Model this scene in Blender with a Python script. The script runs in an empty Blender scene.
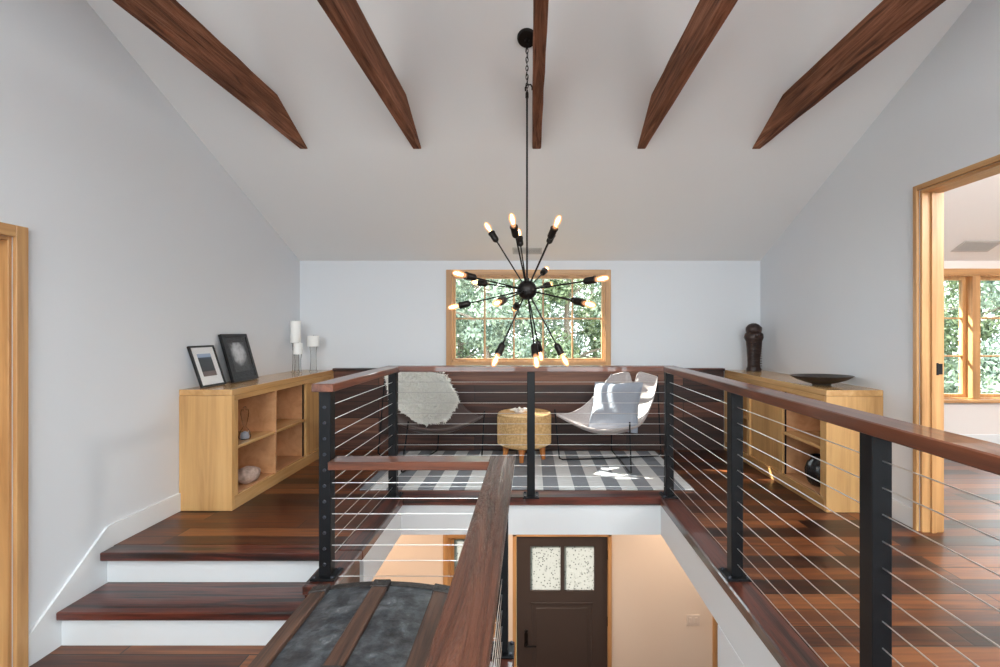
import bpy, bmesh, math, random
from mathutils import Vector, Matrix, noise
random.seed(7)
C = bpy.context.scene.collection
PI = math.pi
F = 480.0
EYE = 1.33

# ------------------------------------------------------------------ materials
def nt(name):
    m = bpy.data.materials.new(name); m.use_nodes = True
    t = m.node_tree; b = t.nodes['Principled BSDF']
    return m, t, b
def setc(b, col, rough=.5, metal=0., spec=.5, coat=0.):
    b.inputs['Base Color'].default_value = (*col, 1); b.inputs['Roughness'].default_value = rough
    b.inputs['Metallic'].default_value = metal; b.inputs['Specular IOR Level'].default_value = spec
    b.inputs['Coat Weight'].default_value = coat
def plain(name, col, rough=.5, metal=0., spec=.5, bump=0., bscale=60., var=0.):
    m, t, b = nt(name); setc(b, col, rough, metal, spec)
    tc = t.nodes.new('ShaderNodeTexCoord'); n = t.nodes.new('ShaderNodeTexNoise')
    n.inputs['Scale'].default_value = bscale; n.inputs['Detail'].default_value = 3
    t.links.new(tc.outputs['Object'], n.inputs['Vector'])
    if bump:
        bp = t.nodes.new('ShaderNodeBump'); bp.inputs['Strength'].default_value = bump; bp.inputs['Distance'].default_value = .01
        t.links.new(n.outputs['Fac'], bp.inputs['Height']); t.links.new(bp.outputs['Normal'], b.inputs['Normal'])
    if var:
        r = t.nodes.new('ShaderNodeValToRGB'); r.color_ramp.elements[0].position = .3; r.color_ramp.elements[1].position = .7
        r.color_ramp.elements[0].color = (*[c*(1-var) for c in col], 1); r.color_ramp.elements[1].color = (*[min(1, c*(1+var)) for c in col], 1)
        t.links.new(n.outputs['Fac'], r.inputs['Fac']); t.links.new(r.outputs['Color'], b.inputs['Base Color'])
    return m
def ramp(t, stops):
    r = t.nodes.new('ShaderNodeValToRGB'); e = r.color_ramp.elements
    while len(e) < len(stops): e.new(.5)
    for i, (p, c) in enumerate(stops): e[i].position = p; e[i].color = (*c, 1)
    return r
def wood(name, cols, axis='Y', scale=1., rough=.4, bump=.15, coat=0., knots=True, spec=.5):
    """streaky grain running along one axis"""
    m, t, b = nt(name); setc(b, cols[0], rough, 0, spec, coat)
    L = t.links.new
    tc = t.nodes.new('ShaderNodeTexCoord'); oi = t.nodes.new('ShaderNodeObjectInfo')
    ad = t.nodes.new('ShaderNodeVectorMath'); ad.operation = 'ADD'
    mu = t.nodes.new('ShaderNodeMath'); mu.operation = 'MULTIPLY'; mu.inputs[1].default_value = 7.3
    L(oi.outputs['Random'], mu.inputs[0]); L(tc.outputs['Object'], ad.inputs[0]); L(mu.outputs[0], ad.inputs[1])
    mp = t.nodes.new('ShaderNodeMapping')
    s = {'X': (1.2, 22, 22), 'Y': (22, 1.2, 22), 'Z': (22, 22, 1.2)}[axis]
    mp.inputs['Scale'].default_value = [v*scale for v in s]
    L(ad.outputs[0], mp.inputs['Vector'])
    n = t.nodes.new('ShaderNodeTexNoise'); n.inputs['Scale'].default_value = 1; n.inputs['Detail'].default_value = 5
    n.inputs['Roughness'].default_value = .62; n.inputs['Distortion'].default_value = .6
    L(mp.outputs[0], n.inputs['Vector'])
    k = len(cols)
    r = ramp(t, [(.28+.44*i/(k-1), c) for i, c in enumerate(cols)])
    L(n.outputs['Fac'], r.inputs['Fac'])
    mp2 = t.nodes.new('ShaderNodeMapping'); s2 = {'X': (1, 5, 5), 'Y': (5, 1, 5), 'Z': (5, 5, 1)}[axis]
    mp2.inputs['Scale'].default_value = [v*scale for v in s2]; L(ad.outputs[0], mp2.inputs['Vector'])
    n2 = t.nodes.new('ShaderNodeTexNoise'); n2.inputs['Scale'].default_value = 1.6; n2.inputs['Detail'].default_value = 3
    L(mp2.outputs[0], n2.inputs['Vector'])
    r2 = ramp(t, [(.3, (.62, .6, .58)), (.62, (1.12, 1.1, 1.08))]); L(n2.outputs['Fac'], r2.inputs['Fac'])
    mx = t.nodes.new('ShaderNodeMix'); mx.data_type = 'RGBA'; mx.blend_type = 'MULTIPLY'; mx.inputs['Factor'].default_value = .75 if knots else .35
    L(r.outputs['Color'], mx.inputs[6]); L(r2.outputs['Color'], mx.inputs[7]); L(mx.outputs[2], b.inputs['Base Color'])
    bp = t.nodes.new('ShaderNodeBump'); bp.inputs['Strength'].default_value = bump; bp.inputs['Distance'].default_value = .006
    L(n.outputs['Fac'], bp.inputs['Height']); L(bp.outputs['Normal'], b.inputs['Normal'])
    return m
def planks(name, stops, vertical=False, width=.13, length=1.5, rough=.3, rot=0., mortar=.004, coat=.0):
    """boards of mixed tones; boards run along object X; vertical: the rows step in Z"""
    m, t, b = nt(name); setc(b, (.1, .05, .03), rough, 0, .5, coat); L = t.links.new
    tc = t.nodes.new('ShaderNodeTexCoord'); sp = t.nodes.new('ShaderNodeSeparateXYZ'); cb = t.nodes.new('ShaderNodeCombineXYZ')
    L(tc.outputs['Object'], sp.inputs[0])
    L(sp.outputs['X' if not rot else 'Y'], cb.inputs['X']); L(sp.outputs['Z' if vertical else ('Y' if not rot else 'X')], cb.inputs['Y'])
    br = t.nodes.new('ShaderNodeTexBrick'); br.inputs['Scale'].default_value = 1; br.inputs['Brick Width'].default_value = length
    br.inputs['Row Height'].default_value = width; br.inputs['Mortar Size'].default_value = mortar; br.inputs['Mortar Smooth'].default_value = .3
    br.inputs['Color1'].default_value = (0, 0, 0, 1); br.inputs['Color2'].default_value = (1, 1, 1, 1); br.inputs['Mortar'].default_value = (.5, .5, .5, 1)
    br.offset = .37; br.offset_frequency = 3; br.squash = 1
    L(cb.outputs[0], br.inputs['Vector'])
    r = ramp(t, stops); r.color_ramp.interpolation = 'LINEAR'
    # grain, shifted per board
    sc = t.nodes.new('ShaderNodeVectorMath'); sc.operation = 'MULTIPLY'; sc.inputs[1].default_value = (1.6, 26, 1)
    L(cb.outputs[0], sc.inputs[0])
    ad = t.nodes.new('ShaderNodeVectorMath'); ad.operation = 'ADD'
    m9 = t.nodes.new('ShaderNodeMath'); m9.operation = 'MULTIPLY'; m9.inputs[1].default_value = 31
    L(br.outputs['Color'], m9.inputs[0]); L(sc.outputs[0], ad.inputs[0]); L(m9.outputs[0], ad.inputs[1])
    n = t.nodes.new('ShaderNodeTexNoise'); n.inputs['Scale'].default_value = 1; n.inputs['Detail'].default_value = 5; n.inputs['Distortion'].default_value = .8
    L(ad.outputs[0], n.inputs['Vector'])
    md = t.nodes.new('ShaderNodeMath'); md.operation = 'MULTIPLY_ADD'; md.inputs[1].default_value = .9
    ms = t.nodes.new('ShaderNodeMath'); ms.operation = 'SUBTRACT'; ms.inputs[1].default_value = .45
    L(br.outputs['Color'], ms.inputs[0])
    ma = t.nodes.new('ShaderNodeMath'); ma.operation = 'MULTIPLY'; ma.inputs[1].default_value = .62
    L(ms.outputs[0], ma.inputs[0])
    L(n.outputs['Fac'], md.inputs[0]); L(ma.outputs[0], md.inputs[2]); L(md.outputs[0], r.inputs['Fac'])
    mx = t.nodes.new('ShaderNodeMix'); mx.data_type = 'RGBA'; mx.blend_type = 'MIX'
    L(br.outputs['Fac'], mx.inputs['Factor']); L(r.outputs['Color'], mx.inputs[6]); mx.inputs[7].default_value = (.008, .005, .004, 1)
    L(mx.outputs[2], b.inputs['Base Color'])
    rr = t.nodes.new('ShaderNodeMapRange'); rr.inputs[3].default_value = rough-.08; rr.inputs[4].default_value = rough+.15
    L(n.outputs['Fac'], rr.inputs[0]); L(rr.outputs[0], b.inputs['Roughness'])
    s1 = t.nodes.new('ShaderNodeMath'); s1.operation = 'SUBTRACT'; s1.inputs[0].default_value = 1; L(br.outputs['Fac'], s1.inputs[1])
    s2 = t.nodes.new('ShaderNodeMath'); s2.operation = 'MULTIPLY_ADD'; s2.inputs[1].default_value = .2
    L(n.outputs['Fac'], s2.inputs[0]); L(s1.outputs[0], s2.inputs[2])
    bp = t.nodes.new('ShaderNodeBump'); bp.inputs['Strength'].default_value = .35; bp.inputs['Distance'].default_value = .004
    L(s2.outputs[0], bp.inputs['Height']); L(bp.outputs['Normal'], b.inputs['Normal'])
    return m
def glass(name, tint=(.93, .96, .95), rough=.02, refl=.6):
    m = bpy.data.materials.new(name); m.use_nodes = True; t = m.node_tree; t.nodes.clear()
    o = t.nodes.new('ShaderNodeOutputMaterial'); mx = t.nodes.new('ShaderNodeMixShader'); tr = t.nodes.new('ShaderNodeBsdfTransparent')
    g = t.nodes.new('ShaderNodeBsdfGlossy'); f = t.nodes.new('ShaderNodeLayerWeight'); f.inputs['Blend'].default_value = .12
    mu = t.nodes.new('ShaderNodeMath'); mu.operation = 'MULTIPLY'; mu.inputs[1].default_value = refl
    tr.inputs[0].default_value = (*tint, 1); g.inputs['Roughness'].default_value = rough
    t.links.new(f.outputs['Fresnel'], mu.inputs[0]); t.links.new(mu.outputs[0], mx.inputs[0]); t.links.new(tr.outputs[0], mx.inputs[1]); t.links.new(g.outputs[0], mx.inputs[2]); t.links.new(mx.outputs[0], o.inputs[0])
    return m
def emit(name, col, s):
    m = bpy.data.materials.new(name); m.use_nodes = True; t = m.node_tree; t.nodes.clear()
    o = t.nodes.new('ShaderNodeOutputMaterial'); e = t.nodes.new('ShaderNodeEmission'); e.inputs[0].default_value = (*col, 1); e.inputs[1].default_value = s
    t.links.new(e.outputs[0], o.inputs[0]); return m

M = {}
M['wall'] = plain('wall_paint', (.71, .735, .77), .85, spec=.2, bump=.03, bscale=180)
M['ceil'] = plain('ceiling_paint', (.80, .80, .80), .9, spec=.2, bump=.03, bscale=180)
M['white'] = plain('white_trim_paint', (.76, .78, .80), .45, spec=.4)
M['warmwall'] = plain('cream_wall_paint', (.78, .66, .55), .85, spec=.2, bump=.03, bscale=150)
M['roomwall'] = plain('side_room_paint', (.76, .72, .70), .85, spec=.2)
DARK = [(.15, (.012, .004, .003)), (.38, (.048, .013, .006)), (.6, (.13, .038, .012)), (.85, (.27, .092, .03))]
M['floor'] = planks('reclaimed_plank_floor', DARK, width=.135, length=1.15, rough=.3)
M['landing'] = planks('landing_planks', DARK, width=.135, length=1.1, rough=.32)
M['wains'] = planks('reclaimed_wall_planks', [(.12, (.022, .010, .008)), (.4, (.055, .021, .015)), (.62, (.12, .045, .028)), (.9, (.24, .11, .065))], vertical=True, width=.18, length=1.7, rough=.5)
M['darkx'] = wood('dark_tread_wood_x', [(.007, .004, .004), (.022, .009, .008), (.14, .030, .018), (.035, .016, .012)], 'X', .8, .36, .5, coat=.4)
M['darky'] = wood('dark_curb_wood_y', [(.010, .005, .005), (.035, .012, .009), (.13, .033, .018), (.05, .025, .02)], 'Y', .8, .33, .6, coat=.5)
M['railx'] = wood('handrail_wood_x', [(.04, .014, .009), (.15, .046, .022), (.26, .085, .038)], 'X', .9, .36, .3, coat=.6)
M['raily'] = wood('handrail_wood_y', [(.04, .014, .009), (.15, .046, .022), (.26, .085, .038)], 'Y', .9, .36, .3, coat=.6)
M['hewn'] = wood('hewn_cap_wood', [(.018, .010, .009), (.075, .030, .020), (.15, .055, .032), (.10, .05, .038)], 'Y', .55, .30, 1.0)
M['hewn'].node_tree.nodes['Bump'].inputs['Distance'].default_value = .04
M['hewn'].node_tree.nodes['Noise Texture'].inputs['Distortion'].default_value = 2.6
M['beam'] = wood('old_beam_timber', [(.035, .016, .010), (.17, .065, .034), (.28, .115, .062), (.40, .20, .12)], 'Y', 1.0, .8, 1.0, spec=.2)
M['beam'].node_tree.nodes['Noise Texture'].inputs['Distortion'].default_value = 2.0
M['beam'].node_tree.nodes['Bump'].inputs['Distance'].default_value = .02
M['beam'].node_tree.nodes['Mix'].inputs['Factor'].default_value = 1
M['firz'] = wood('fir_trim_z', [(.34, .165, .060), (.53, .285, .115), (.65, .39, .17)], 'Z', .7, .4, .06, knots=False)
M['firx'] = wood('fir_trim_x', [(.34, .165, .060), (.53, .285, .115), (.65, .39, .17)], 'X', .7, .4, .06, knots=False)
M['firy'] = wood('fir_trim_y', [(.34, .165, .060), (.53, .285, .115), (.65, .39, .17)], 'Y', .7, .4, .06, knots=False)
M['shelfy'] = wood('fir_cabinet_y', [(.46, .235, .082), (.60, .34, .135), (.70, .43, .195)], 'Y', .55, .25, .05, coat=.4, knots=False)
M['shelfz'] = wood('fir_cabinet_z', [(.42, .215, .075), (.61, .35, .14), (.69, .42, .18)], 'Z', .5, .3, .05, knots=False)
M['shelfin'] = wood('fir_cabinet_inside', [(.50, .235, .10), (.60, .31, .15), (.66, .36, .19)], 'Y', .5, .4, .04, knots=False)
M['steel'] = plain('black_steel', (.005, .0055, .007), .45, spec=.28, bump=.03, bscale=200)
M['cable'] = plain('stainless_cable', (.72, .71, .70), .28, metal=.85)
M['bolt'] = plain('bolt_steel', (.05, .055, .07), .35, metal=.6)
M['bronze'] = plain('dark_bronze', (.018, .015, .014), .4, metal=.7)
M['glass'] = glass('window_glass')
M['clear'] = glass('clear_blown_glass', (.95, .955, .95), .03, 1.1)
M['frame_glass'] = glass('picture_glass', (.98, .98, .98), .03, .3)
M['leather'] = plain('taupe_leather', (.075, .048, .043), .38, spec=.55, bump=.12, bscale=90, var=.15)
M['leather_sunlit'] = plain('sunlit_taupe_leather', (.42, .37, .36), .5, spec=.5, bump=.12, bscale=90, var=.12)  # taupe leather made paler, with sunlight put into the colour
M['fur'] = plain('cream_fleece', (.93, .92, .88), .9, spec=.1, bump=.6, bscale=60, var=.06)
M['cushion'] = plain('grey_linen', (.35, .38, .44), .9, spec=.1, bump=.35, bscale=260, var=.12)
M['wax'] = plain('white_wax', (.86, .86, .84), .5)
M['candleglass'] = M['clear']
M['blackframe'] = plain('black_frame_lacquer', (.008, .008, .009), .3)
M['mat'] = plain('white_mat_board', (.92, .93, .94), .8)
M['darkmat'] = plain('charcoal_mat_board', (.028, .028, .03), .7)
M['bowl'] = plain('dark_bowl_wood', (.028, .022, .020), .35, bump=.15, bscale=40, var=.4)
M['carving'] = plain('dark_carved_wood', (.030, .013, .009), .45, bump=.5, bscale=35, var=.4)
M['vase'] = plain('black_vase_glaze', (.012, .012, .014), .22)
M['rock'] = plain('pinkish_stone', (.46, .33, .27), .8, bump=.5, bscale=30, var=.3)
M['stoolleg'] = wood('stool_leg_wood', [(.42, .13, .03), (.55, .2, .05), (.62, .27, .08)], 'Z', 1, .35, .05)
M['shell'] = plain('white_driftwood', (.78, .74, .70), .6, bump=.4, bscale=30, var=.2)
M['doorpaint'] = plain('brown_door_paint', (.060, .045, .040), .4)
M['vent'] = plain('white_vent_metal', (.50, .49, .48), .5)
M['ventdark'] = plain('vent_recess', (.10, .10, .10), .8)
M['switch'] = plain('white_plastic', (.72, .62, .54), .4)
M['slat'] = wood('trunk_slat_wood', [(.020, .013, .011), (.06, .033, .025), (.13, .065, .042), (.085, .068, .058)], 'Y', 1.1, .5, .9)
M['iron'] = plain('rusty_trunk_iron', (.045, .038, .036), .5, metal=.3, bump=.5, bscale=40, var=.4)
def trunk_tin():
    m, t, b = nt('trunk_tin'); setc(b, (.07, .08, .09), .38, .25); L = t.links.new
    tc = t.nodes.new('ShaderNodeTexCoord')
    n = t.nodes.new('ShaderNodeTexNoise'); n.inputs['Scale'].default_value = 9; n.inputs['Detail'].default_value = 8; n.inputs['Roughness'].default_value = .7
    L(tc.outputs['Object'], n.inputs['Vector'])
    r = ramp(t, [(.3, (.030, .028, .029)), (.47, (.062, .067, .075)), (.62, (.125, .135, .145)), (.72, (.36, .37, .38))]); L(n.outputs['Fac'], r.inputs['Fac'])
    L(r.outputs['Color'], b.inputs['Base Color'])
    n2 = t.nodes.new('ShaderNodeTexNoise'); n2.inputs['Scale'].default_value = 17; n2.inputs['Detail'].default_value = 7; n2.inputs['Distortion'].default_value = .5
    L(tc.outputs['Object'], n2.inputs['Vector']); r2 = ramp(t, [(.36, (.65, .63, .63)), (.55, (1.0, 1.0, 1.0)), (.68, (1.35, 1.35, 1.35)), (.76, (2.4, 2.4, 2.4))]); L(n2.outputs['Fac'], r2.inputs['Fac'])
    mx = t.nodes.new('ShaderNodeMix'); mx.data_type = 'RGBA'; mx.blend_type = 'MULTIPLY'; mx.inputs['Factor'].default_value = 1
    L(r.outputs['Color'], mx.inputs[6]); L(r2.outputs['Color'], mx.inputs[7]); L(mx.outputs[2], b.inputs['Base Color'])
    bp = t.nodes.new('ShaderNodeBump'); bp.inputs['Strength'].default_value = .35; bp.inputs['Distance'].default_value = .012
    L(n2.outputs['Fac'], bp.inputs['Height']); L(bp.outputs['Normal'], b.inputs['Normal'])
    return m
M['tin'] = trunk_tin()
def rug_mat():
    m, t, b = nt('striped_flatweave'); setc(b, (.5, .5, .5), .95, 0, .1); L = t.links.new
    tc = t.nodes.new('ShaderNodeTexCoord'); sp = t.nodes.new('ShaderNodeSeparateXYZ'); L(tc.outputs['Object'], sp.inputs[0])
    a = t.nodes.new('ShaderNodeMath'); a.operation = 'MULTIPLY_ADD'; a.inputs[1].default_value = 1/.262; a.inputs[2].default_value = 19.107
    L(sp.outputs['X'], a.inputs[0]); f = t.nodes.new('ShaderNodeMath'); f.operation = 'FRACT'; L(a.outputs[0], f.inputs[0])
    r = ramp(t, [(0, (.68, .68, .68)), (.5, (.25, .26, .285))]); r.color_ramp.interpolation = 'CONSTANT'; L(f.outputs[0], r.inputs['Fac'])
    w = t.nodes.new('ShaderNodeTexNoise'); w.inputs['Scale'].default_value = 1; mp = t.nodes.new('ShaderNodeMapping'); mp.inputs['Scale'].default_value = (8, 160, 8)
    L(tc.outputs['Object'], mp.inputs[0]); L(mp.outputs[0], w.inputs['Vector'])
    r2 = ramp(t, [(.3, (.82, .82, .82)), (.7, (1.08, 1.08, 1.08))]); L(w.outputs['Fac'], r2.inputs['Fac'])
    mx = t.nodes.new('ShaderNodeMix'); mx.data_type = 'RGBA'; mx.blend_type = 'MULTIPLY'; mx.inputs['Factor'].default_value = 1
    L(r.outputs['Color'], mx.inputs[6]); L(r2.outputs['Color'], mx.inputs[7]); L(mx.outputs[2], b.inputs['Base Color'])
    bp = t.nodes.new('ShaderNodeBump'); bp.inputs['Strength'].default_value = .4; bp.inputs['Distance'].default_value = .003
    L(w.outputs['Fac'], bp.inputs['Height']); L(bp.outputs['Normal'], b.inputs['Normal'])
    return m
M['rug'] = rug_mat()
def rattan_mat():
    m, t, b = nt('woven_rattan'); setc(b, (.5, .3, .12), .5); L = t.links.new
    tc = t.nodes.new('ShaderNodeTexCoord'); n = t.nodes.new('ShaderNodeTexNoise'); n.inputs['Scale'].default_value = 45
    L(tc.outputs['Object'], n.inputs['Vector'])
    r = ramp(t, [(.3, (.56, .33, .13)), (.7, (.80, .56, .28))]); L(n.outputs['Fac'], r.inputs['Fac']); L(r.outputs['Color'], b.inputs['Base Color'])
    return m
M['rattan'] = rattan_mat()
def bulb_glass():
    m = bpy.data.materials.new('amber_bulb_glass'); m.use_nodes = True; t = m.node_tree; t.nodes.clear()
    o = t.nodes.new('ShaderNodeOutputMaterial'); tr = t.nodes.new('ShaderNodeBsdfTransparent'); tr.inputs[0].default_value = (1, .80, .58, 1)
    e = t.nodes.new('ShaderNodeEmission'); e.inputs[0].default_value = (1, .46, .24, 1); e.inputs[1].default_value = .22
    a = t.nodes.new('ShaderNodeAddShader'); g = t.nodes.new('ShaderNodeBsdfGlossy'); g.inputs['Roughness'].default_value = .05; mx = t.nodes.new('ShaderNodeMixShader'); mx.inputs[0].default_value = .06
    t.links.new(tr.outputs[0], mx.inputs[1]); t.links.new(g.outputs[0], mx.inputs[2]); t.links.new(mx.outputs[0], a.inputs[0]); t.links.new(e.outputs[0], a.inputs[1]); t.links.new(a.outputs[0], o.inputs[0])
    return m
M['bulb'] = bulb_glass()
M['filament'] = emit('bulb_filament', (1, .72, .42), 7)
M['lamp'] = emit('warm_downlight', (1, .74, .48), 5)
M['lampcool'] = emit('neutral_lamp', (1, .95, .9), 6)
def leaf_mat(name, c1, c2):
    m, t, b = nt(name); setc(b, c1, .5, 0, .4); L = t.links.new
    tc = t.nodes.new('ShaderNodeTexCoord'); n = t.nodes.new('ShaderNodeTexNoise'); n.inputs['Scale'].default_value = 3.5; n.inputs['Detail'].default_value = 4
    L(tc.outputs['Object'], n.inputs['Vector']); r = ramp(t, [(.35, c1), (.65, c2)]); L(n.outputs['Fac'], r.inputs['Fac']); L(r.outputs['Color'], b.inputs['Base Color'])
    b.inputs['Transmission Weight'].default_value = 0
    return m
M['leaf'] = leaf_mat('leaf_green', (.05, .085, .04), (.23, .28, .15))
M['leaf2'] = leaf_mat('leaf_blue_green', (.075, .11, .08), (.29, .35, .25))
M['bark'] = wood('bark', [(.09, .07, .055), (.16, .13, .10), (.25, .21, .17)], 'Z', .6, .9, .6)
M['grass'] = plain('grass', (.05, .07, .03), .95, bump=.5, bscale=8, var=.4)

# ------------------------------------------------------------------ mesh helpers
def box(bm, x0, x1, y0, y1, z0, z1, bev=0., mx=None, mi=0, seg=1):
    r = bmesh.ops.create_cube(bm, size=1)
    vs = r['verts']
    for v in vs: v.co = Vector(((x0+x1)/2+v.co.x*(x1-x0), (y0+y1)/2+v.co.y*(y1-y0), (z0+z1)/2+v.co.z*(z1-z0)))
    fs = list({f for v in vs for f in v.link_faces})
    if mi:
        for f in fs: f.material_index = mi
    if bev:
        es = list({e for v in vs for e in v.link_edges})
        rb = bmesh.ops.bevel(bm, geom=es, offset=bev, segments=seg, affect='EDGES', profile=.5)
        vs = list({v for f in rb['faces'] for v in f.verts} | {v for v in vs if v.is_valid})
        if mi:
            for v in vs:
                for f in v.link_faces: f.material_index = mi
    if mx is not None:
        for v in vs: v.co = mx @ v.co
    return vs
def tube(bm, pts, rad, seg=8, mi=0, cap=True, closed=False):
    """round tube through a list of points; rad number or list"""
    pts = [Vector(p) for p in pts]; n = len(pts)
    rr = rad if isinstance(rad, (list, tuple)) else [rad]*n
    rings = []; up = None
    for i, p in enumerate(pts):
        a = pts[(i-1) % n] if (closed or i > 0) else p; b = pts[(i+1) % n] if (closed or i < n-1) else p
        d = (b-a).normalized()
        if up is None: up = Vector((0, 0, 1)) if abs(d.z) < .9 else Vector((1, 0, 0))
        s = d.cross(up).normalized(); up = s.cross(d).normalized()
        rings.append([bm.verts.new(p + (s*math.cos(2*PI*k/seg) + up*math.sin(2*PI*k/seg))*rr[i]) for k in range(seg)])
    fs = []
    for i in range(n if closed else n-1):
        r0, r1 = rings[i], rings[(i+1) % n]
        for k in range(seg): fs.append(bm.faces.new((r0[k], r0[(k+1) % seg], r1[(k+1) % seg], r1[k])))
    if cap and not closed:
        fs.append(bm.faces.new(rings[0][::-1])); fs.append(bm.faces.new(rings[-1]))
    for f in fs: f.material_index = mi
    return fs
def lathe(bm, prof, seg=24, mx=None, mi=0, cap=True, fn=None):
    """prof: list of (r, z) from bottom to top"""
    rings = []
    for r, z in prof:
        ring = []
        for k in range(seg):
            a = 2*PI*k/seg; rr = r*(fn(a, z) if fn else 1); v = Vector((rr*math.cos(a), rr*math.sin(a), z))
            ring.append(bm.verts.new(mx @ v if mx is not None else v))
        rings.append(ring)
    fs = []
    for i in range(len(rings)-1):
        for k in range(seg): fs.append(bm.faces.new((rings[i][k], rings[i][(k+1) % seg], rings[i+1][(k+1) % seg], rings[i+1][k])))
    if cap:
        fs.append(bm.faces.new(rings[0][::-1])); fs.append(bm.faces.new(rings[-1]))
    for f in fs: f.material_index = mi
def prism(bm, poly, axis, a, b, bev=0., mi=0):
    """poly: 2D points in the plane across axis, extruded from a to b"""
    def mk(p, t):
        return {'X': (t, p[0], p[1]), 'Y': (p[0], t, p[1]), 'Z': (p[0], p[1], t)}[axis]
    v0 = [bm.verts.new(mk(p, a)) for p in poly]; v1 = [bm.verts.new(mk(p, b)) for p in poly]
    fs = [bm.faces.new(v0), bm.faces.new(v1[::-1])]
    n = len(poly)
    for i in range(n): fs.append(bm.faces.new((v0[i], v1[i], v1[(i+1) % n], v0[(i+1) % n])))
    bmesh.ops.recalc_face_normals(bm, faces=fs)
    if mi:
        for f in fs: f.material_index = mi
    if bev:
        es = list({e for f in fs for e in f.edges})
        bmesh.ops.bevel(bm, geom=es, offset=bev, segments=1, affect='EDGES', profile=.5)
def new(): return bmesh.new()
def obj(name, bm, mats, parent=None, smooth=True, ang=35, loc=None):
    bmesh.ops.recalc_face_normals(bm, faces=bm.faces[:]) if len(bm.faces) < 20000 else None
    me = bpy.data.meshes.new(name); bm.to_mesh(me); bm.free()
    for m in (mats if isinstance(mats, (list, tuple)) else [mats]): me.materials.append(M[m] if isinstance(m, str) else m)
    if smooth:
        me.shade_smooth(); me.set_sharp_from_angle(angle=math.radians(ang))
    o = bpy.data.objects.new(name, me); C.objects.link(o)
    if parent: o.parent = parent
    if loc is not None: o.location = loc
    return o
def recenter(o, base):
    """move the object's origin to base (world), keeping the geometry where it is"""
    base = Vector(base); o.data.transform(Matrix.Translation(-base)); o.location = base
    return o
def tag(o, label=None, cat=None, group=None, kind=None):
    if label: o['label'] = label
    if cat: o['category'] = cat
    if group: o['group'] = group
    if kind: o['kind'] = kind
    return o
def empty(name, loc, rz=0.):
    o = bpy.data.objects.new(name, None); C.objects.link(o); o.location = loc; o.rotation_euler = (0, 0, rz); o.empty_display_size = .1
    return o
def copy_tree(o, parent=None):
    c = o.copy(); C.objects.link(c); c.parent = parent
    for ch in [x for x in bpy.data.objects if x.parent == o and x is not c]: copy_tree(ch, c)
    return c
def struct(name, bm, mats, label=None, smooth=False):
    o = obj(name, bm, mats, None, smooth); tag(o, label, None, None, 'structure'); return o
def inst(name, src, parent, loc, rot=None):
    c = src.copy(); c.name = name; C.objects.link(c); c.parent = parent; c.location = loc
    if rot is not None: c.rotation_euler = rot
    return c

# ------------------------------------------------------------------ the room
YB = 5.40; XL = -2.60; XR = 2.58; TW = .14; YF = -2.60; YR = 1.40; LOW = -3.10; LAND = -.40; XE = 6.6
EX = 1.04                      # half width of the opening at the far edge
def roof(y):
    if y < YR: y = 2*YR-y
    return 2.12+.44*(YB-y)

# floors
bm = new()
def plate(bm, x0, x1, y0, y1, z=0., th=.045): box(bm, x0, x1, y0, y1, z-th, z)
plate(bm, XL, XE, 3.97, YB)                      # nook and side room
plate(bm, XL, -1.17, 2.992, 3.97); plate(bm, -1.198, -1.17, 2.906, 2.992)
plate(bm, 1.17, XE, -1.0, 3.97)
plate(bm, 1.17, XE, YF, -1.0)
struct('floor', bm, 'floor')
bm = new()
plate(bm, XL, -1.02, .55, 2.70, LAND); plate(bm, -1.02, -.23, .55, 2.60, LAND); plate(bm, XL, 1.03, YF, .55, LAND)
struct('floor', bm, 'landing')
bm = new(); box(bm, -3, 7, .5, YB, LOW-.1, LOW)
struct('floor', bm, 'floor')
# lower ceiling / joist space, painted white where it shows (fascias of the opening)
bm = new()
FB = -.308
box(bm, XL, XE, 3.86, YB, FB, -.0625)
box(bm, XL, -EX-.005, 2.994, 3.86, FB, -.0625)
box(bm, EX+.005, XE, -1.0, 3.86, FB, -.0625)
struct('ceiling', bm, 'white')
bm = new(); box(bm, XL, -.13, 1.2, 2.60, LAND-.25, LAND-.046); struct('ceiling', bm, 'white')
bm = new(); box(bm, -.13, -.10, .55, 2.615, LOW, LAND-.046); box(bm, -1.25, -.10, 2.60, 2.615, LAND-.30, LAND-.046); struct('trim_1', bm, 'white')
# curb boards round the opening, dark wood with a nosed edge
bm = new(); box(bm, -1.17, 1.17, 3.825, 3.97, -.062, .004, .008); c1 = struct('trim_2', bm, 'darkx', smooth=True)
bm = new(); box(bm, 1.03, 1.17, -1.0, 3.825, -.062, .004, .008); struct('trim_3', bm, 'darky', smooth=True)
bm = new(); box(bm, -1.17, -1.02, 2.905, 3.825, -.062, .004, .008); box(bm, -1.195, -1.02, 2.50, 2.905, -.05, .004, .008); struct('trim_4', bm, 'darky', smooth=True)
bm = new(); box(bm, -1.185, -1.035, 2.515, 2.90, LAND+.001, -.051); struct('trim_5', bm, 'darky', smooth=True)
# nosed edge of the landing beside the stairwell
bm = new(); box(bm, -.23, -.09, .55, 2.60, LAND-.045, LAND+.002, .008); box(bm, -1.02, -.09, 2.60, 2.66, LAND-.045, LAND+.002, .008); struct('trim_6', bm, 'darky', smooth=True)

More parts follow.
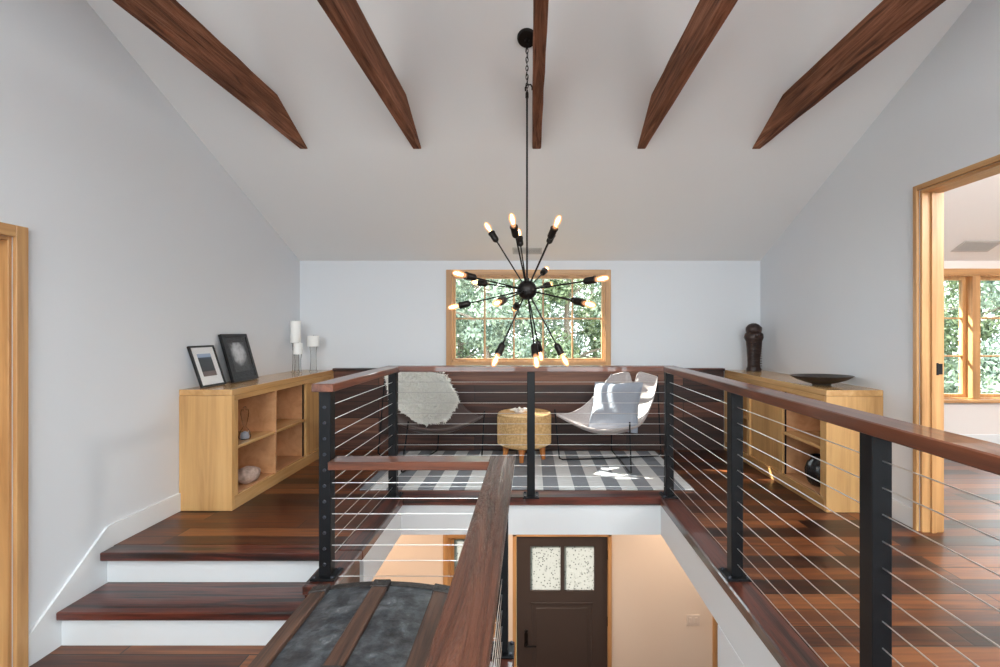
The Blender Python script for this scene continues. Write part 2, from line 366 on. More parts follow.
# roof and ceiling
def roof_cells(bm, ys, xs, holes, th=.22):
    for i in range(len(ys)-1):
        for j in range(len(xs)-1):
            if (i, j) in holes: continue
            y0, y1, x0, x1 = ys[i], ys[i+1], xs[j], xs[j+1]
            prism(bm, [(y0, roof(y0)), (y1, roof(y1)), (y1, roof(y1)+th), (y0, roof(y0)+th)], 'X', x0, x1)
bm = new(); roof_cells(bm, [YR, 5.78], [-2.9, 7.0], [])
struct('ceiling', bm, 'ceil')
bm = new(); roof_cells(bm, [-2.9, -1.9, .2, YR], [-2.9, -2.1, -.3, .3, 2.1, 3.4, 5.4, 7.0], [(1, 1), (1, 3), (1, 5)])
struct('ceiling', bm, 'ceil')

# walls
def wall_y(bm, y0, y1, x0, x1, z0, z1, holes):
    """wall across Y with rectangular holes (xa, xb, za, zb)"""
    xs = sorted({x0, x1, *[h[0] for h in holes], *[h[1] for h in holes]})
    for i in range(len(xs)-1):
        a, b = xs[i], xs[i+1]; hs = sorted([h for h in holes if h[0] <= a+1e-6 and h[1] >= b-1e-6], key=lambda h: h[2])
        z = z0
        for h in hs:
            if h[2] > z: box(bm, a, b, y0, y1, z, h[2])
            z = h[3]
        if z < z1: box(bm, a, b, y0, y1, z, z1)
def wall_x(bm, x0, x1, y0, y1, z0, holes):
    """wall across X below the roof; holes (ya, yb, za, zb)"""
    ys = sorted({y0, y1, *( [YR] if y0 < YR < y1 else []), *[h[0] for h in holes], *[h[1] for h in holes]})
    for i in range(len(ys)-1):
        a, b = ys[i], ys[i+1]; hs = [h for h in holes if h[0] <= a+1e-6 and h[1] >= b-1e-6]
        z = z0
        if hs:
            h = hs[0]
            if h[2] > z: box(bm, x0, x1, a, b, z, h[2])
            z = h[3]
        prism(bm, [(a, z), (b, z), (b, roof(b)+.01), (a, roof(a)+.01)], 'X', x0, x1)
W1 = (-.892, .836, .985, 1.958)        # back window opening
W2 = (4.62, 6.0, .56, 1.96)            # side room window opening
bm = new(); wall_y(bm, YB, YB+.16, XL-.14, XR+.07, 0, 2.13, [W1]); struct('wall_back', bm, 'wall')
bm = new(); wall_y(bm, YB, YB+.16, XR+.07, XE, 0, 2.13, [W2]); struct('wall_back', bm, 'roomwall')
D1 = (1.50, 2.405, LAND, 1.80); D2 = (1.75, 3.185, 0, 2.262)
bm = new(); wall_x(bm, XL-TW, XL, YF, YB, LAND-.3, [D1]); struct('wall_left', bm, 'wall')
bm = new(); wall_x(bm, XR, XR+.07, YF, YB, -.05, [(D2[0], D2[1], -.05, D2[3])]); struct('wall_right', bm, 'wall')
bm = new(); wall_x(bm, XR+.07, XR+TW, YF, YB, -.05, [(D2[0], D2[1], -.05, D2[3])]); struct('wall_right', bm, 'roomwall')
bm = new(); wall_x(bm, XE, XE+.14, YF, YB, -.05, []); struct('wall_east', bm, 'roomwall')
bm = new(); wall_y(bm, YF-.16, YF, XL-.14, XE, LAND-.3, 2.13, [(-2.1, -.3, .3, 1.95), (.3, 2.1, .3, 1.95), (3.4, 5.4, .5, 1.95)]); struct('wall_front', bm, 'wall')
# lower storey walls
LD = (-.205, .905, LOW, -.945)           # entry door opening
LWL = (-.93, -.42, LOW+.3, -.99); LWR = (2.08, 2.6, LOW+.3, -1.79)
bm = new(); wall_y(bm, YB, YB+.16, -3, 7, LOW, -.30, [LWL, LD, LWR]); struct('wall_back', bm, 'warmwall')
bm = new(); box(bm, EX+.002, 1.16, -.9, 2.68, LOW, FB-.001); box(bm, 1.16, 6.9, 2.56, 2.68, LOW, FB-.001); struct('wall_right', bm, 'white')
bm = new(); box(bm, -3.05, -2.9, .4, YB, LOW, FB-.001); box(bm, -2.9, -.14, 1.05, 1.2, LOW, LAND-.06); box(bm, -3.05, XL-TW-.001, 1, YB, FB-.2, 0); struct('wall_left', bm, 'warmwall')
bm = new(); box(bm, 6.9, 7.05, 2.5, YB, LOW, FB); struct('wall_east', bm, 'warmwall')

# wainscot of reclaimed boards behind the seats with a slim cap
bm = new(); box(bm, -2.205, 2.155, YB-.035, YB-.001, .001, .885); struct('trim_7', bm, 'wains')
bm = new(); box(bm, -2.205, 2.155, YB-.075, YB-.001, .886, .915, .004); struct('trim_8', bm, 'darkx', smooth=True)

# skirting boards
bm = new()
prism(bm, [(3.56, 0.002), (2.93, 0.002), (2.93, -.42), (2.467, -.398), (2.467, -.245), (2.93, .135), (3.56, .135)], 'X', XL+.001, XL+.016)
struct('baseboard_left', bm, 'white')
bm = new(); box(bm, XR-.016, XR-.001, 3.221, 3.51, .002, .135, .003); struct('baseboard_right', bm, 'white')
bm = new(); box(bm, XR+TW+.01, XE-.001, YB-.016, YB-.001, .002, .17, .003); struct('baseboard_back', bm, 'white')
bm = new(); box(bm, 1.18, XR, YF+.001, YF+.016, .002, .135, .003); struct('baseboard_front', bm, 'white')

# ------------------------------------------------------------------ windows
frost = bpy.data.materials.new('seeded_door_glass'); frost.use_nodes = True; _t = frost.node_tree; _t.nodes.clear()
_o = _t.nodes.new('ShaderNodeOutputMaterial'); _a = _t.nodes.new('ShaderNodeBsdfTranslucent'); _b = _t.nodes.new('ShaderNodeBsdfTransparent'); _m = _t.nodes.new('ShaderNodeMixShader')
_n = _t.nodes.new('ShaderNodeTexVoronoi'); _n.inputs['Scale'].default_value = 34; _c = _t.nodes.new('ShaderNodeTexCoord'); _t.links.new(_c.outputs['Object'], _n.inputs['Vector'])
_r = ramp(_t, [(.14, (.06, .06, .06)), (.34, (.27, .27, .26))]); _t.links.new(_n.outputs['Distance'], _r.inputs[0]); _t.links.new(_r.outputs[0], _a.inputs[0]); _b.inputs[0].default_value = (.95, .96, .95, 1)
_m.inputs[0].default_value = .04; _t.links.new(_a.outputs[0], _m.inputs[1]); _t.links.new(_b.outputs[0], _m.inputs[2]); _t.links.new(_m.outputs[0], _o.inputs[0])
FROST = frost
def window(name, x0, x1, z0, z1, cols, rows, label, yw=YB, casing=.085, mull=None, mf='fir', sill=True, depth=.09, s=.038, pane='glass'):
    """opening x0..x1, z0..z1 in the wall whose room face is y=yw"""
    r = empty(name, ((x0+x1)/2, yw, z0)); tag(r, label, None, None, 'structure')
    X = lambda x: x-(x0+x1)/2; Z = lambda z: z-z0
    c = casing
    bm = new()
    box(bm, X(x0-c), X(x0), -.022, -.001, Z(z0-(.0 if sill else c)), Z(z1+c), .003); box(bm, X(x1), X(x1+c), -.022, -.001, Z(z0-(.0 if sill else c)), Z(z1+c), .003)
    obj('window_casing', bm, mf+'z', r)
    bm = new(); box(bm, X(x0), X(x1), -.021, -.001, Z(z1), Z(z1+c), .003)
    if not sill: box(bm, X(x0), X(x1), -.021, -.001, Z(z0-c), Z(z0), .003)
    obj('window_casing', bm, mf+'x', r)
    if sill:
        bm = new(); box(bm, X(x0-c-.02), X(x1+c+.02), -.05, -.001, Z(z0-.035), Z(z0), .006); obj('window_sill', bm, mf+'x', r)
    bm = new()     # jamb lining
    box(bm, X(x0), X(x0+.014), 0, .14, Z(z0), Z(z1)); box(bm, X(x1-.014), X(x1), 0, .14, Z(z0), Z(z1))
    box(bm, X(x0), X(x1), 0, .14, Z(z1-.014), Z(z1)); box(bm, X(x0), X(x1), 0, .14, Z(z0), Z(z0+.014))
    obj('window_jamb', bm, mf+'z', r)
    secs = [(x0+.014, x1-.014)]
    if mull:
        secs = [(x0+.014, mull-.045), (mull+.045, x1-.014)]
        bm = new(); box(bm, X(mull-.045), X(mull+.045), -.015, .12, Z(z0+.014), Z(z1-.014), .003); obj('mullion', bm, mf+'z', r)
    for a, b in secs:
        bm = new(); y0, y1 = depth-.02, depth+.025; za, zb = z0+.014, z1-.014
        box(bm, X(a), X(a+s), y0, y1, Z(za), Z(zb)); box(bm, X(b-s), X(b), y0, y1, Z(za), Z(zb))
        box(bm, X(a+s), X(b-s), y0, y1, Z(za), Z(za+s)); box(bm, X(a+s), X(b-s), y0, y1, Z(zb-s), Z(zb))
        sa = obj('sash', bm, mf+'z', r)
        bm = new()
        for k in range(1, cols):
            xx = a+s+(b-a-2*s)*k/cols; box(bm, X(xx-.009), X(xx+.009), y0+.004, y1-.004, Z(za+s), Z(zb-s))
        for k in range(1, rows):
            zz = za+s+(zb-za-2*s)*k/rows; box(bm, X(a+s), X(b-s), y0+.006, y1-.006, Z(zz-.009), Z(zz+.009))
        obj('muntin', bm, mf+'z', sa)
        bm = new(); box(bm, X(a+s), X(b-s), depth, depth+.004, Z(za+s), Z(zb-s)); obj('pane', bm, pane, sa)
    return r
window('window_1', *W1, 5, 2, 'fir-framed window of ten panes above the dark plank wainscot', sill=False, casing=.060, s=.020, depth=.06)
window('window_2', *W2, 1, 3, 'fir-framed double window seen through the right-hand doorway', mull=4.98+.02, casing=.07, sill=True)
window('window_3', *LWL, 1, 4, 'fir-framed sidelight left of the brown entry door downstairs', casing=.055, sill=False, pane=FROST)
window('window_4', *LWR, 1, 4, 'fir-framed window at right end of the downstairs wall', casing=.04, sill=False, pane=FROST)
def rear_fill_window(name, x0, x1, z0, z1):  # unseen windows, added so more daylight fills the room
    r = window(name, x0, x1, z0, z1, 3, 2, 'unseen fir-framed window added behind the viewer to let in daylight', yw=0, sill=False)
    r.location = ((x0+x1)/2, YF, z0); r.rotation_euler = (0, 0, PI)
rear_fill_window('window_5', -2.1, -.3, .3, 1.95); rear_fill_window('window_6', .3, 2.1, .3, 1.95); rear_fill_window('window_7', 3.4, 5.4, .5, 1.95)
for n, (a, b) in enumerate([(-2.1, -.3), (.3, 2.1), (3.4, 5.4)]):  # skylights added out of view for soft light from above
    r = empty('window_%d' % (8+n), ((a+b)/2, -.85, roof(-.85))); tag(r, 'unseen fir-framed skylight added behind the viewer to let in daylight', None, None, 'structure')
    sl = math.atan(.44); mx = Matrix.Rotation(sl, 4, 'X')
    bm = new(); hw = (b-a)/2; L_ = 1.05/math.cos(sl)
    for q in ((-hw, -hw+.04, -L_, L_), (hw-.04, hw, -L_, L_), (-hw, hw, -L_, -L_+.04), (-hw, hw, L_-.04, L_)): box(bm, *q, .0, .2, mx=mx)
    obj('skylight_frame', bm, 'firx', r)
    bm = new(); box(bm, -hw+.04, hw-.04, -L_+.04, L_-.04, .15, .156, mx=mx); obj('pane', bm, 'glass', r)

# ------------------------------------------------------------------ doorways
def casing_x(name, x, side, y0, y1, z0, z1, w, jd, label, near=True):
    """cased opening in a wall across X; x: room face; side: +1 when the room lies at smaller x"""
    r = empty(name, (x, (y0+y1)/2, z0)); tag(r, label, None, None, 'structure'); yc = (y0+y1)/2
    s = -side
    def bx(bm, a, b, *q, **k): box(bm, min(a, b), max(a, b), *q, **k)
    bm = new(); bx(bm, s*.001, s*.022, y1-yc, y1-yc+w, 0, z1-z0+w, bev=.003); bx(bm, s*.001, s*.022, y0-yc-w, y0-yc, 0, z1-z0+w, bev=.003)
    obj('door_casing', bm, 'firz', r)
    bm = new(); bx(bm, s*.001, s*.022, y0-yc, y1-yc, z1-z0, z1-z0+w, bev=.003); obj('door_casing', bm, 'firy', r)
    bm = new(); bx(bm, 0, side*jd, y1-yc-.018, y1-yc, 0, z1-z0, bev=.002); bx(bm, 0, side*jd, y0-yc, y0-yc+.018, 0, z1-z0, bev=.002)
    # stop strips
    bx(bm, side*jd*.40, side*jd*.62, y1-yc-.03, y1-yc-.018, 0, z1-z0-.018, bev=.001)
    obj('door_jamb', bm, 'firz', r)
    bm = new(); bx(bm, 0, side*jd, y0-yc+.018, y1-yc-.018, z1-z0-.018, z1-z0); obj('door_jamb', bm, 'firy', r)
    # casing on the far face
    bm = new(); bx(bm, side*(jd+.001), side*(jd+.02), y1-yc, y1-yc+w, 0, z1-z0+w); bx(bm, side*(jd+.001), side*(jd+.02), y0-yc-w, y0-yc, 0, z1-z0+w); bx(bm, side*(jd+.001), side*(jd+.02), y0-yc, y1-yc, z1-z0, z1-z0+w)
    obj('door_casing', bm, 'firz', r)
    return r
d = casing_x('door_1', XL, -1, D1[0], D1[1], LAND, D1[3], .06, TW, 'fir-cased doorway at the left edge beside the stairs')
bm = new(); box(bm, -.125, -.085, -.43, .43, .01, 2.18, .003)
for (a, b) in ((.25, 1.0), (1.15, 2.02)): box(bm, -.083, -.078, -.3, .3, a, b, .004)
obj('door_leaf', bm, 'firz', d)
bm = new(); tube(bm, [(-.085, -.37, 1.0), (-.03, -.37, 1.0)], .01); tube(bm, [(-.03, -.375, 1.0), (-.03, -.26, 1.0)], .009); lathe(bm, [(.028, 0), (.028, .008)], 16, Matrix.Translation((-.085, -.37, 1.0)) @ Matrix.Rotation(PI/2, 4, 'Y')); obj('door_handle', bm, 'bronze', d)
d = casing_x('door_2', XR, 1, D2[0], D2[1], 0, D2[3], .034, TW, 'tall fir-cased doorway to the bright side room')
bm = new(); box(bm, .085, .098, (D2[1]-D2[0])/2-.034, (D2[1]-D2[0])/2-.0185, 1.04, 1.12, .001); box(bm, .098, .128, (D2[1]-D2[0])/2-.03, (D2[1]-D2[0])/2-.0185, 1.045, 1.115, .002)
tag(obj('door_latch', bm, 'steel', d), 'black latch on the jamb')

# entry door downstairs
x0, x1 = -.165, .865; r = empty('door_3', (.35, YB, LOW)); tag(r, 'brown entry door with two square panes downstairs', None, None, 'structure')
bm = new(); w = .05
for a, b in ((LD[0]-.0, x0), (x1, LD[1]+.0)): box(bm, a-.35, b-.35, -.02, .10, 0.001, 2.155, .003)
obj('door_casing', bm, 'firz', r)
bm = new(); box(bm, LD[0]-.35, LD[1]-.35, -.02, .10, 2.122, 2.155, .003); obj('door_casing', bm, 'firx', r)
bm = new(); X = lambda x: x-.35
pz0, pz1 = 1.49, 1.995    # lights, measured from the floor below
gx = [(-.01+.0, .335), (.375, .715)]
y0, y1 = .03, .075
box(bm, X(x0+.003), X(gx[0][0]), y0, y1, .01, 2.118); box(bm, X(gx[1][1]), X(x1-.003), y0, y1, .01, 2.118)
box(bm, X(gx[0][0]), X(gx[1][1]), y0, y1, .01, pz0); box(bm, X(gx[0][0]), X(gx[1][1]), y0, y1, pz1, 2.118); box(bm, X(gx[0][1]), X(gx[1][0]), y0, y1, pz0, pz1)
for a, b, c, dd in ((0, .70, .12, 1.36),):
    for q in ((a, a+.02, c, dd), (b-.02, b, c, dd), (a, b, c, c+.02), (a, b, dd-.02, dd)): box(bm, X(q[0]), X(q[1]), y0-.008, y0+.001, q[2], q[3], .003)
    box(bm, X(a+.06), X(b-.06), y0-.006, y0+.001, c+.06, dd-.06, .004)
leaf = obj('door_leaf', bm, 'doorpaint', r)
for a, b in gx:
    bm = new(); box(bm, X(a), X(b), .05, .056, pz0, pz1); obj('door_pane', bm, frost, leaf)
bm = new(); box(bm, X(-.075), X(-.035), .012, .03, .86, 1.06, .004); tube(bm, [(X(-.055), .02, .9), (X(-.055), -.03, .9)], .011); tube(bm, [(X(-.055), -.03, .9), (X(.06), -.03, .9)], .010); lathe(bm, [(.017, 0), (.015, .02)], 14, Matrix.Translation((X(-.055), .012, 1.03)) @ Matrix.Rotation(PI/2, 4, 'X'))
obj('door_handle', bm, 'bronze', r)
for z in (.25, 1.15, 1.9):
    bm = new(); box(bm, X(x1-.006), X(x1+.006), .012, .032, z-.05, z+.05, .002); obj('hinge', bm, 'bronze', r)

# switch plate on the wall downstairs
bm = new(); cx, cz = 162/88.9, EYE-289/88.9
box(bm, -.075, .075, -.008, -.001, -.06, .06, .002); r = obj('light_switch', bm, 'switch'); r.location = (cx, YB, cz)
tag(r, 'cream double switch plate on the beige wall right of the entry door', 'light switch')
for s in (-.035, .035):
    bm = new(); box(bm, s-.017, s+.017, -.013, -.008, -.033, .033, .002); obj('rocker', bm, 'switch', r)

# stairs down in the slot (below the line of sight) and the two steps up
t = empty('staircase', (.46, .55, LAND)); tag(t, 'dark wood stairs going down between the two railings to the entry', 'stairs')
for k in range(1, 14):
    z = LAND-.193*k; y = .55+.25*(k-1)
    bm = new(); box(bm, -.545, .565, y-.55, y-.55+.275, z-LAND-.04, z-LAND, .005); obj('tread', bm, 'darkx', t)
for k in range(1, 15):
    z1 = -.193*(k-1)-(.041 if k > 1 else .046); z0 = max(-.193*k, LOW-LAND+.001); y = .25*(k-1)
    bm = new(); box(bm, -.545, .565, y+.001, y+.018, z0+.0005, z1); obj('riser', bm, 'white', t)
t = empty('staircase', (-1.9, 2.9, LAND)); tag(t, 'short flight of dark treads and white risers rising to the nook floor', 'stairs')
bm = new(); box(bm, XL+.018+1.9, -1.2+1.9, -.03-.0, .09, .351, .402, .006); obj('tread', bm, 'darkx', t)          # nosing of the top floor
bm = new(); box(bm, XL+.018+1.9, -1.19+1.9, 2.605-2.9, 2.93-2.9, .155, .200, .006); obj('tread', bm, 'darkx', t)
bm = new(); box(bm, XL+.018+1.9, -1.19+1.9, .025, .045, .2005, .3505); obj('riser', bm, 'white', t)
bm = new(); box(bm, XL+.018+1.9, -1.19+1.9, 2.64-2.9, 2.66-2.9, .0005, .1545); obj('riser', bm, 'white', t)

# ------------------------------------------------------------------ collar ties
for i, xc in enumerate((-1.825, -.915, .045, .885, 1.81)):
    zb, zt, w = 2.795, 3.005, .034
    ya = YB-(zb-2.12)/.44; yb = YB-(zt-2.12)/.44
    bm = new()
    # slightly uneven hewn timber: several sections along its length
    n = 26; ys0 = [2*YR-ya + (ya-(2*YR-ya))*k/n for k in range(n+1)]; ys1 = [2*YR-yb + (yb-(2*YR-yb))*k/n for k in range(n+1)]
    rings = []
    for k in range(n+1):
        j = lambda a: .004*noise.noise(Vector((xc*9+a*3.1, k*.9, a)))
        e = 0 if k in (0, n) else 1
        rings.append([bm.verts.new(p) for p in ((-w+j(1), ys0[k]-YR, e*j(2)), (w+j(3), ys0[k]-YR, e*j(4)), (w+j(5), ys1[k]-YR, zt-zb-.003+e*j(6)), (-w+j(7), ys1[k]-YR, zt-zb-.003+e*j(8)))])
    for k in range(n):
        for q in range(4): bm.faces.new((rings[k][q], rings[k][(q+1) % 4], rings[k+1][(q+1) % 4], rings[k+1][q]))
    bm.faces.new(rings[0]); bm.faces.new(rings[-1])
    bmesh.ops.recalc_face_normals(bm, faces=bm.faces[:])
    bmesh.ops.bevel(bm, geom=[e for e in bm.edges if not any(abs(v.co.x) < .02 for v in e.verts) and e.calc_face_angle(0) > .8], offset=.004, segments=1, affect='EDGES')
    o = obj('ceiling_beam', bm, 'beam', None, True, 25, (xc, YR, zb))
    tag(o, ['brown timber ceiling beam nearest the left wall', 'brown timber ceiling beam second from the left wall, left of the chandelier', 'brown timber ceiling beam directly beside the chandelier canopy',
            'brown timber ceiling beam between the chandelier and the rightmost beam', 'brown timber ceiling beam nearest the right wall'][i], 'beam', 'exposed ceiling beams')

# ceiling registers
def register(x, y, hw, hd, label):
    sl = -math.atan(.44); mx = Matrix.Rotation(sl, 4, 'X')
    r = empty('ceiling_vent', (x, y, roof(y))); r.rotation_euler = (sl, 0, 0); tag(r, label, 'vent')
    bm = new(); f = .018
    for q in ((-hw, hw, -hd, -hd+f), (-hw, hw, hd-f, hd), (-hw, -hw+f, -hd+f, hd-f), (hw-f, hw, -hd+f, hd-f)): box(bm, *q, -.01, -.001, .001)
    obj('frame', bm, 'vent', r)
    bm = new(); box(bm, -hw+f, hw-f, -hd+f, hd-f, -.003, -.001); obj('backing', bm, 'ventdark', r)
    bm = new(); n = max(3, int((2*hd-2*f)/.014))
    for k in range(n):
        yy = -hd+f+(2*hd-2*f)*(k+.5)/n; box(bm, -hw+f, hw-f, yy-.004, yy+.002, -.009, -.004)
    obj('slats', bm, 'vent', r)
register(-.04, 5.21, .16, .06, 'slim white ceiling vent above the nook window')
register(4.76, 5.13, .2, .10, 'white ceiling vent seen through the doorway in the side room')

# ------------------------------------------------------------------ railings
def base_post(zt, z0, plate=True):
    pass
def rail_set(name, label, loc, posts, handrails, cables, zf, mats_note=None):
    """posts: (x,y,zbottom,ztop,fit,(face dx,dy)); handrails: list of (poly box, mat); cables: list of (pts)"""
    r = empty(name, loc); tag(r, label, 'railing'); o = Vector(loc)
    for x, y, zb, zt, rows in posts:
        bm = new(); s = .0315; box(bm, -s, s, -s, s, 0, zt-zb, .003)
        p = obj('post', bm, 'steel', r, loc=Vector((x, y, zb))-o)
        bm = new(); box(bm, -.065, .065, -.065, .065, .0, .012, .002); obj('base_plate', bm, 'steel', p)
        for dx in (-.048, .048):
            for dy in (-.048, .048):
                bm = new(); lathe(bm, [(.010, .012), (.010, .018), (.007, .022)], 8, Matrix.Translation((dx, dy, 0))); obj('bolt', bm, 'bolt', p)
        for (z, ax) in rows:
            bm = new()
            mx = Matrix.Translation((0, -s, z-zb)) @ Matrix.Rotation(PI/2, 4, 'X') if ax == 'Y' else Matrix.Translation((s, 0, z-zb)) @ Matrix.Rotation(PI/2, 4, 'Y')
            lathe(bm, [(.0095, -.001), (.0095, .003), (.006, .006)], 8, mx); obj('cable_fitting', bm, 'bolt', p)
    for q, m in handrails:
        bm = new()
        if isinstance(q[0], tuple): prism(bm, q[:-2], 'Z', q[-2], q[-1], .004)
        else: box(bm, *q, .004)
        bmesh.ops.translate(bm, verts=bm.verts, vec=-o)
        obj('handrail', bm, m, r)
    for c in cables:
        bm = new(); tube(bm, [Vector(p)-o for p in c], .0022, 6); obj('cable', bm, 'cable', r)
ROWS = [1.005-.084*k for k in range(1, 12)]
PX = 1.105; Y1 = 3.85; Y2 = 2.60; Y3 = 1.54; Y4 = .42
HT, HB, HW = 1.05, 1.006, .058
# nook front
rail_set('railing', 'railing with black posts along the front edge of the seating nook, facing the viewer', (0, Y1, .004),
    [(-PX, Y1, .004, HB, []), (0, Y1, .004, HB, []), (PX, Y1, .004, HB, [])],
    [((-PX-HW, PX+HW, Y1-HW, Y1+HW, HB, HT), 'railx')],
    [[(-PX+.03, Y1, z), (PX-.03, Y1, z)] for z in ROWS], 0)
# right
rail_set('railing', 'long railing on the right running toward the viewer along the plank landing', (PX, 2.0, .004),
    [(PX, Y2, .004, HB, [(z, 'Y') for z in ROWS[:0]]), (PX, Y3, .004, HB, []), (PX, Y4, .004, HB, [])],
    [((PX-HW, PX+HW, -.2, Y1-HW-.001, HB, HT), 'raily')],
    [[(PX, Y4, z), (PX, Y1-.03, z)] for z in ROWS], 0)
# left, short
rail_set('railing', 'short railing on the left side of the opening with a bolted black end post', (-PX, 3.2, .004),
    [(-PX, Y2, .004, HB, [(z, 'Y') for z in ROWS])],
    [((-PX-HW, -PX+HW, Y2-.06, Y1-HW-.001, HB, HT), 'raily')],
    [[(-PX, Y2+.03, z), (-PX, Y1-.03, z)] for z in ROWS], 0)
# lower L-shaped guard round the landing
LT = .64; LX = -.155; LW = .065
LROWS = [LT-.045-.084*k for k in range(1, 12)]
rail_set('railing', 'lower L-shaped railing with a wide worn wooden cap above the old trunk', (LX, 1.8, LAND+.002),
    [(LX, Y2-.01, LAND+.002, LT-.045, []), (LX, 1.40, LAND+.002, LT-.045, [(z, 'X') for z in LROWS[:0]]), (LX, .62, LAND+.002, LT-.045, [])],
    [((-PX+.034, LX-LW, Y2-.075, Y2+.055, LT-.044, LT), 'railx'), ((LX-LW, LX+LW, .55, Y2+.055, LT-.044, LT), 'hewn')],
    [[(-PX+.03, Y2-.01, z), (LX, Y2-.01, z), (LX, .62, z)] for z in LROWS], 0)

# ------------------------------------------------------------------ bookcases
def bookcase(sgn, y0, y1, dp, layout, label, drop):
    """built against the wall; local x runs away from the wall towards the room * sgn"""
    xw = XL if sgn > 0 else XR
    r = empty('bookcase', (xw, (y0+y1)/2, 0)); tag(r, label, 'bookcase'); yc = (y0+y1)/2; H = .897
    def b(bm, a, c, ya, yb, z0, z1, bev=.002): box(bm, min(sgn*a, sgn*c), max(sgn*a, sgn*c), ya-yc, yb-yc, z0, z1, bev)
    g = .003
    bm = new(); b(bm, g, dp, y0, y1, H-.045, H, .003); obj('top_panel', bm, 'shelfy', r)
    for ya, yb in ((y0, y0+.03), (y1-.03, y1)):
        bm = new(); b(bm, g, dp, ya, yb, .002, H-.046); obj('side_panel', bm, 'shelfz', r)
    bm = new(); b(bm, g, g+.012, y0+.031, y1-.031, .03, H-.046); obj('back_panel', bm, 'shelfin', r)
    bm = new(); b(bm, g+.013, dp-.022, y0+.031, y1-.031, .075, .10); obj('bottom_panel', bm, 'shelfin', r)
    # face frame
    bm = new(); b(bm, dp-.021, dp, y0+.031, y1-.031, .002, .10); obj('face_rail', bm, 'shelfy', r)
    bm = new(); b(bm, dp-.021, dp, y0+.031, y1-.031, H-.085, H-.046); obj('face_rail', bm, 'shelfy', r)
    for a_, c_ in [(y0+.031, y0+.075), (y1-.075, y1-.031)]+[(ya-.028, ya+.028) for ya in layout['stiles']]:
        bm = new(); b(bm, dp-.021, dp, a_, c_, .101, H-.086); obj('face_stile', bm, 'shelfz', r)
    for ya in layout['dividers']:
        bm = new(); b(bm, g+.013, dp-.022 if ya in layout['stiles'] else dp-.002, ya-.01, ya+.01, .101, H-.047); obj('divider', bm, 'shelfin', r)
    for ya, yb in layout['shelves']:
        bm = new(); b(bm, g+.013, dp-.004, ya, yb, .445, .467); obj('shelf', bm, 'shelfy', r)
    for ya, yb in layout['doors']:
        bm = new(); b(bm, dp-.040, dp-.0215, ya, yb, .085, H-.08); dd = obj('sliding_door', bm, 'shelfz', r)
    for ya in layout['tracks']:
        bm = new(); b(bm, dp-.034, dp-.022, ya-.004, ya+.004, .101, H-.086, .001); obj('door_edge', bm, 'steel', r)
    return r
BY0, BY1 = 3.54, 5.365
bookcase(1, BY0, BY1, .395, dict(stiles=[4.735], dividers=[4.155, 4.735], shelves=[(3.575, 4.143), (4.167, 4.723)], doors=[(4.74, 5.33)], tracks=[4.70]), 'low fir bookcase against the left wall, topped with frames and candles', 0)
bookcase(-1, 3.51, BY1, .42, dict(stiles=[4.16, 4.78], dividers=[4.16, 4.78], shelves=[(3.545, 4.148), (4.80, 5.33)], doors=[(4.165, 4.775)], tracks=[4.125]), 'low fir bookcase against the right wall beyond the cable railing', 0)
BT = .897

# picture frames leaning on the left wall
def picture(loc, w, h, t, fw, matm, lean, art, name, label):
    r = empty(name, loc); r.rotation_euler = (0, -lean, 0)      # local: x towards room, y along wall, z up
    tag(r, label, 'picture frame')
    bm = new()
    for q in ((-w/2, -w/2+fw, 0, h), (w/2-fw, w/2, 0, h), (-w/2+fw, w/2-fw, 0, fw), (-w/2+fw, w/2-fw, h-fw, h)): box(bm, 0, t, q[0], q[1], q[2], q[3], .002)
    obj('frame', bm, 'blackframe', r)
    bm = new(); box(bm, .002, t-.009, -w/2+fw, w/2-fw, fw, h-fw); obj('mat', bm, matm, r)
    art(r, w, h, t)
    bm = new(); box(bm, t-.006, t-.0045, -w/2+fw, w/2-fw, fw, h-fw); obj('glazing', bm, 'frame_glass', r)
def art_dark(r, w, h, t):
    m, tt, b = nt('dark_cityscape_print'); setc(b, (.06, .07, .08), .5)
    tc = tt.nodes.new('ShaderNodeTexCoord'); sp = tt.nodes.new('ShaderNodeSeparateXYZ'); tt.links.new(tc.outputs['Object'], sp.inputs[0])
    mr = tt.nodes.new('ShaderNodeMapRange'); mr.inputs[1].default_value = h*.27; mr.inputs[2].default_value = h*.82; tt.links.new(sp.outputs['Z'], mr.inputs[0])
    rp = ramp(tt, [(0, (.20, .15, .14)), (.16, (.19, .14, .13)), (.2, (.035, .04, .045)), (.7, (.06, .07, .08)), (.78, (.06, .08, .11)), (.82, (.36, .47, .66)), (1, (.45, .55, .72))])
    tt.links.new(mr.outputs[0], rp.inputs[0]); tt.links.new(rp.outputs[0], b.inputs['Base Color'])
    bm = new(); box(bm, t-.009, t-.008, -w*.27, w*.27, h*.25, h*.80); obj('print', bm, m, r)
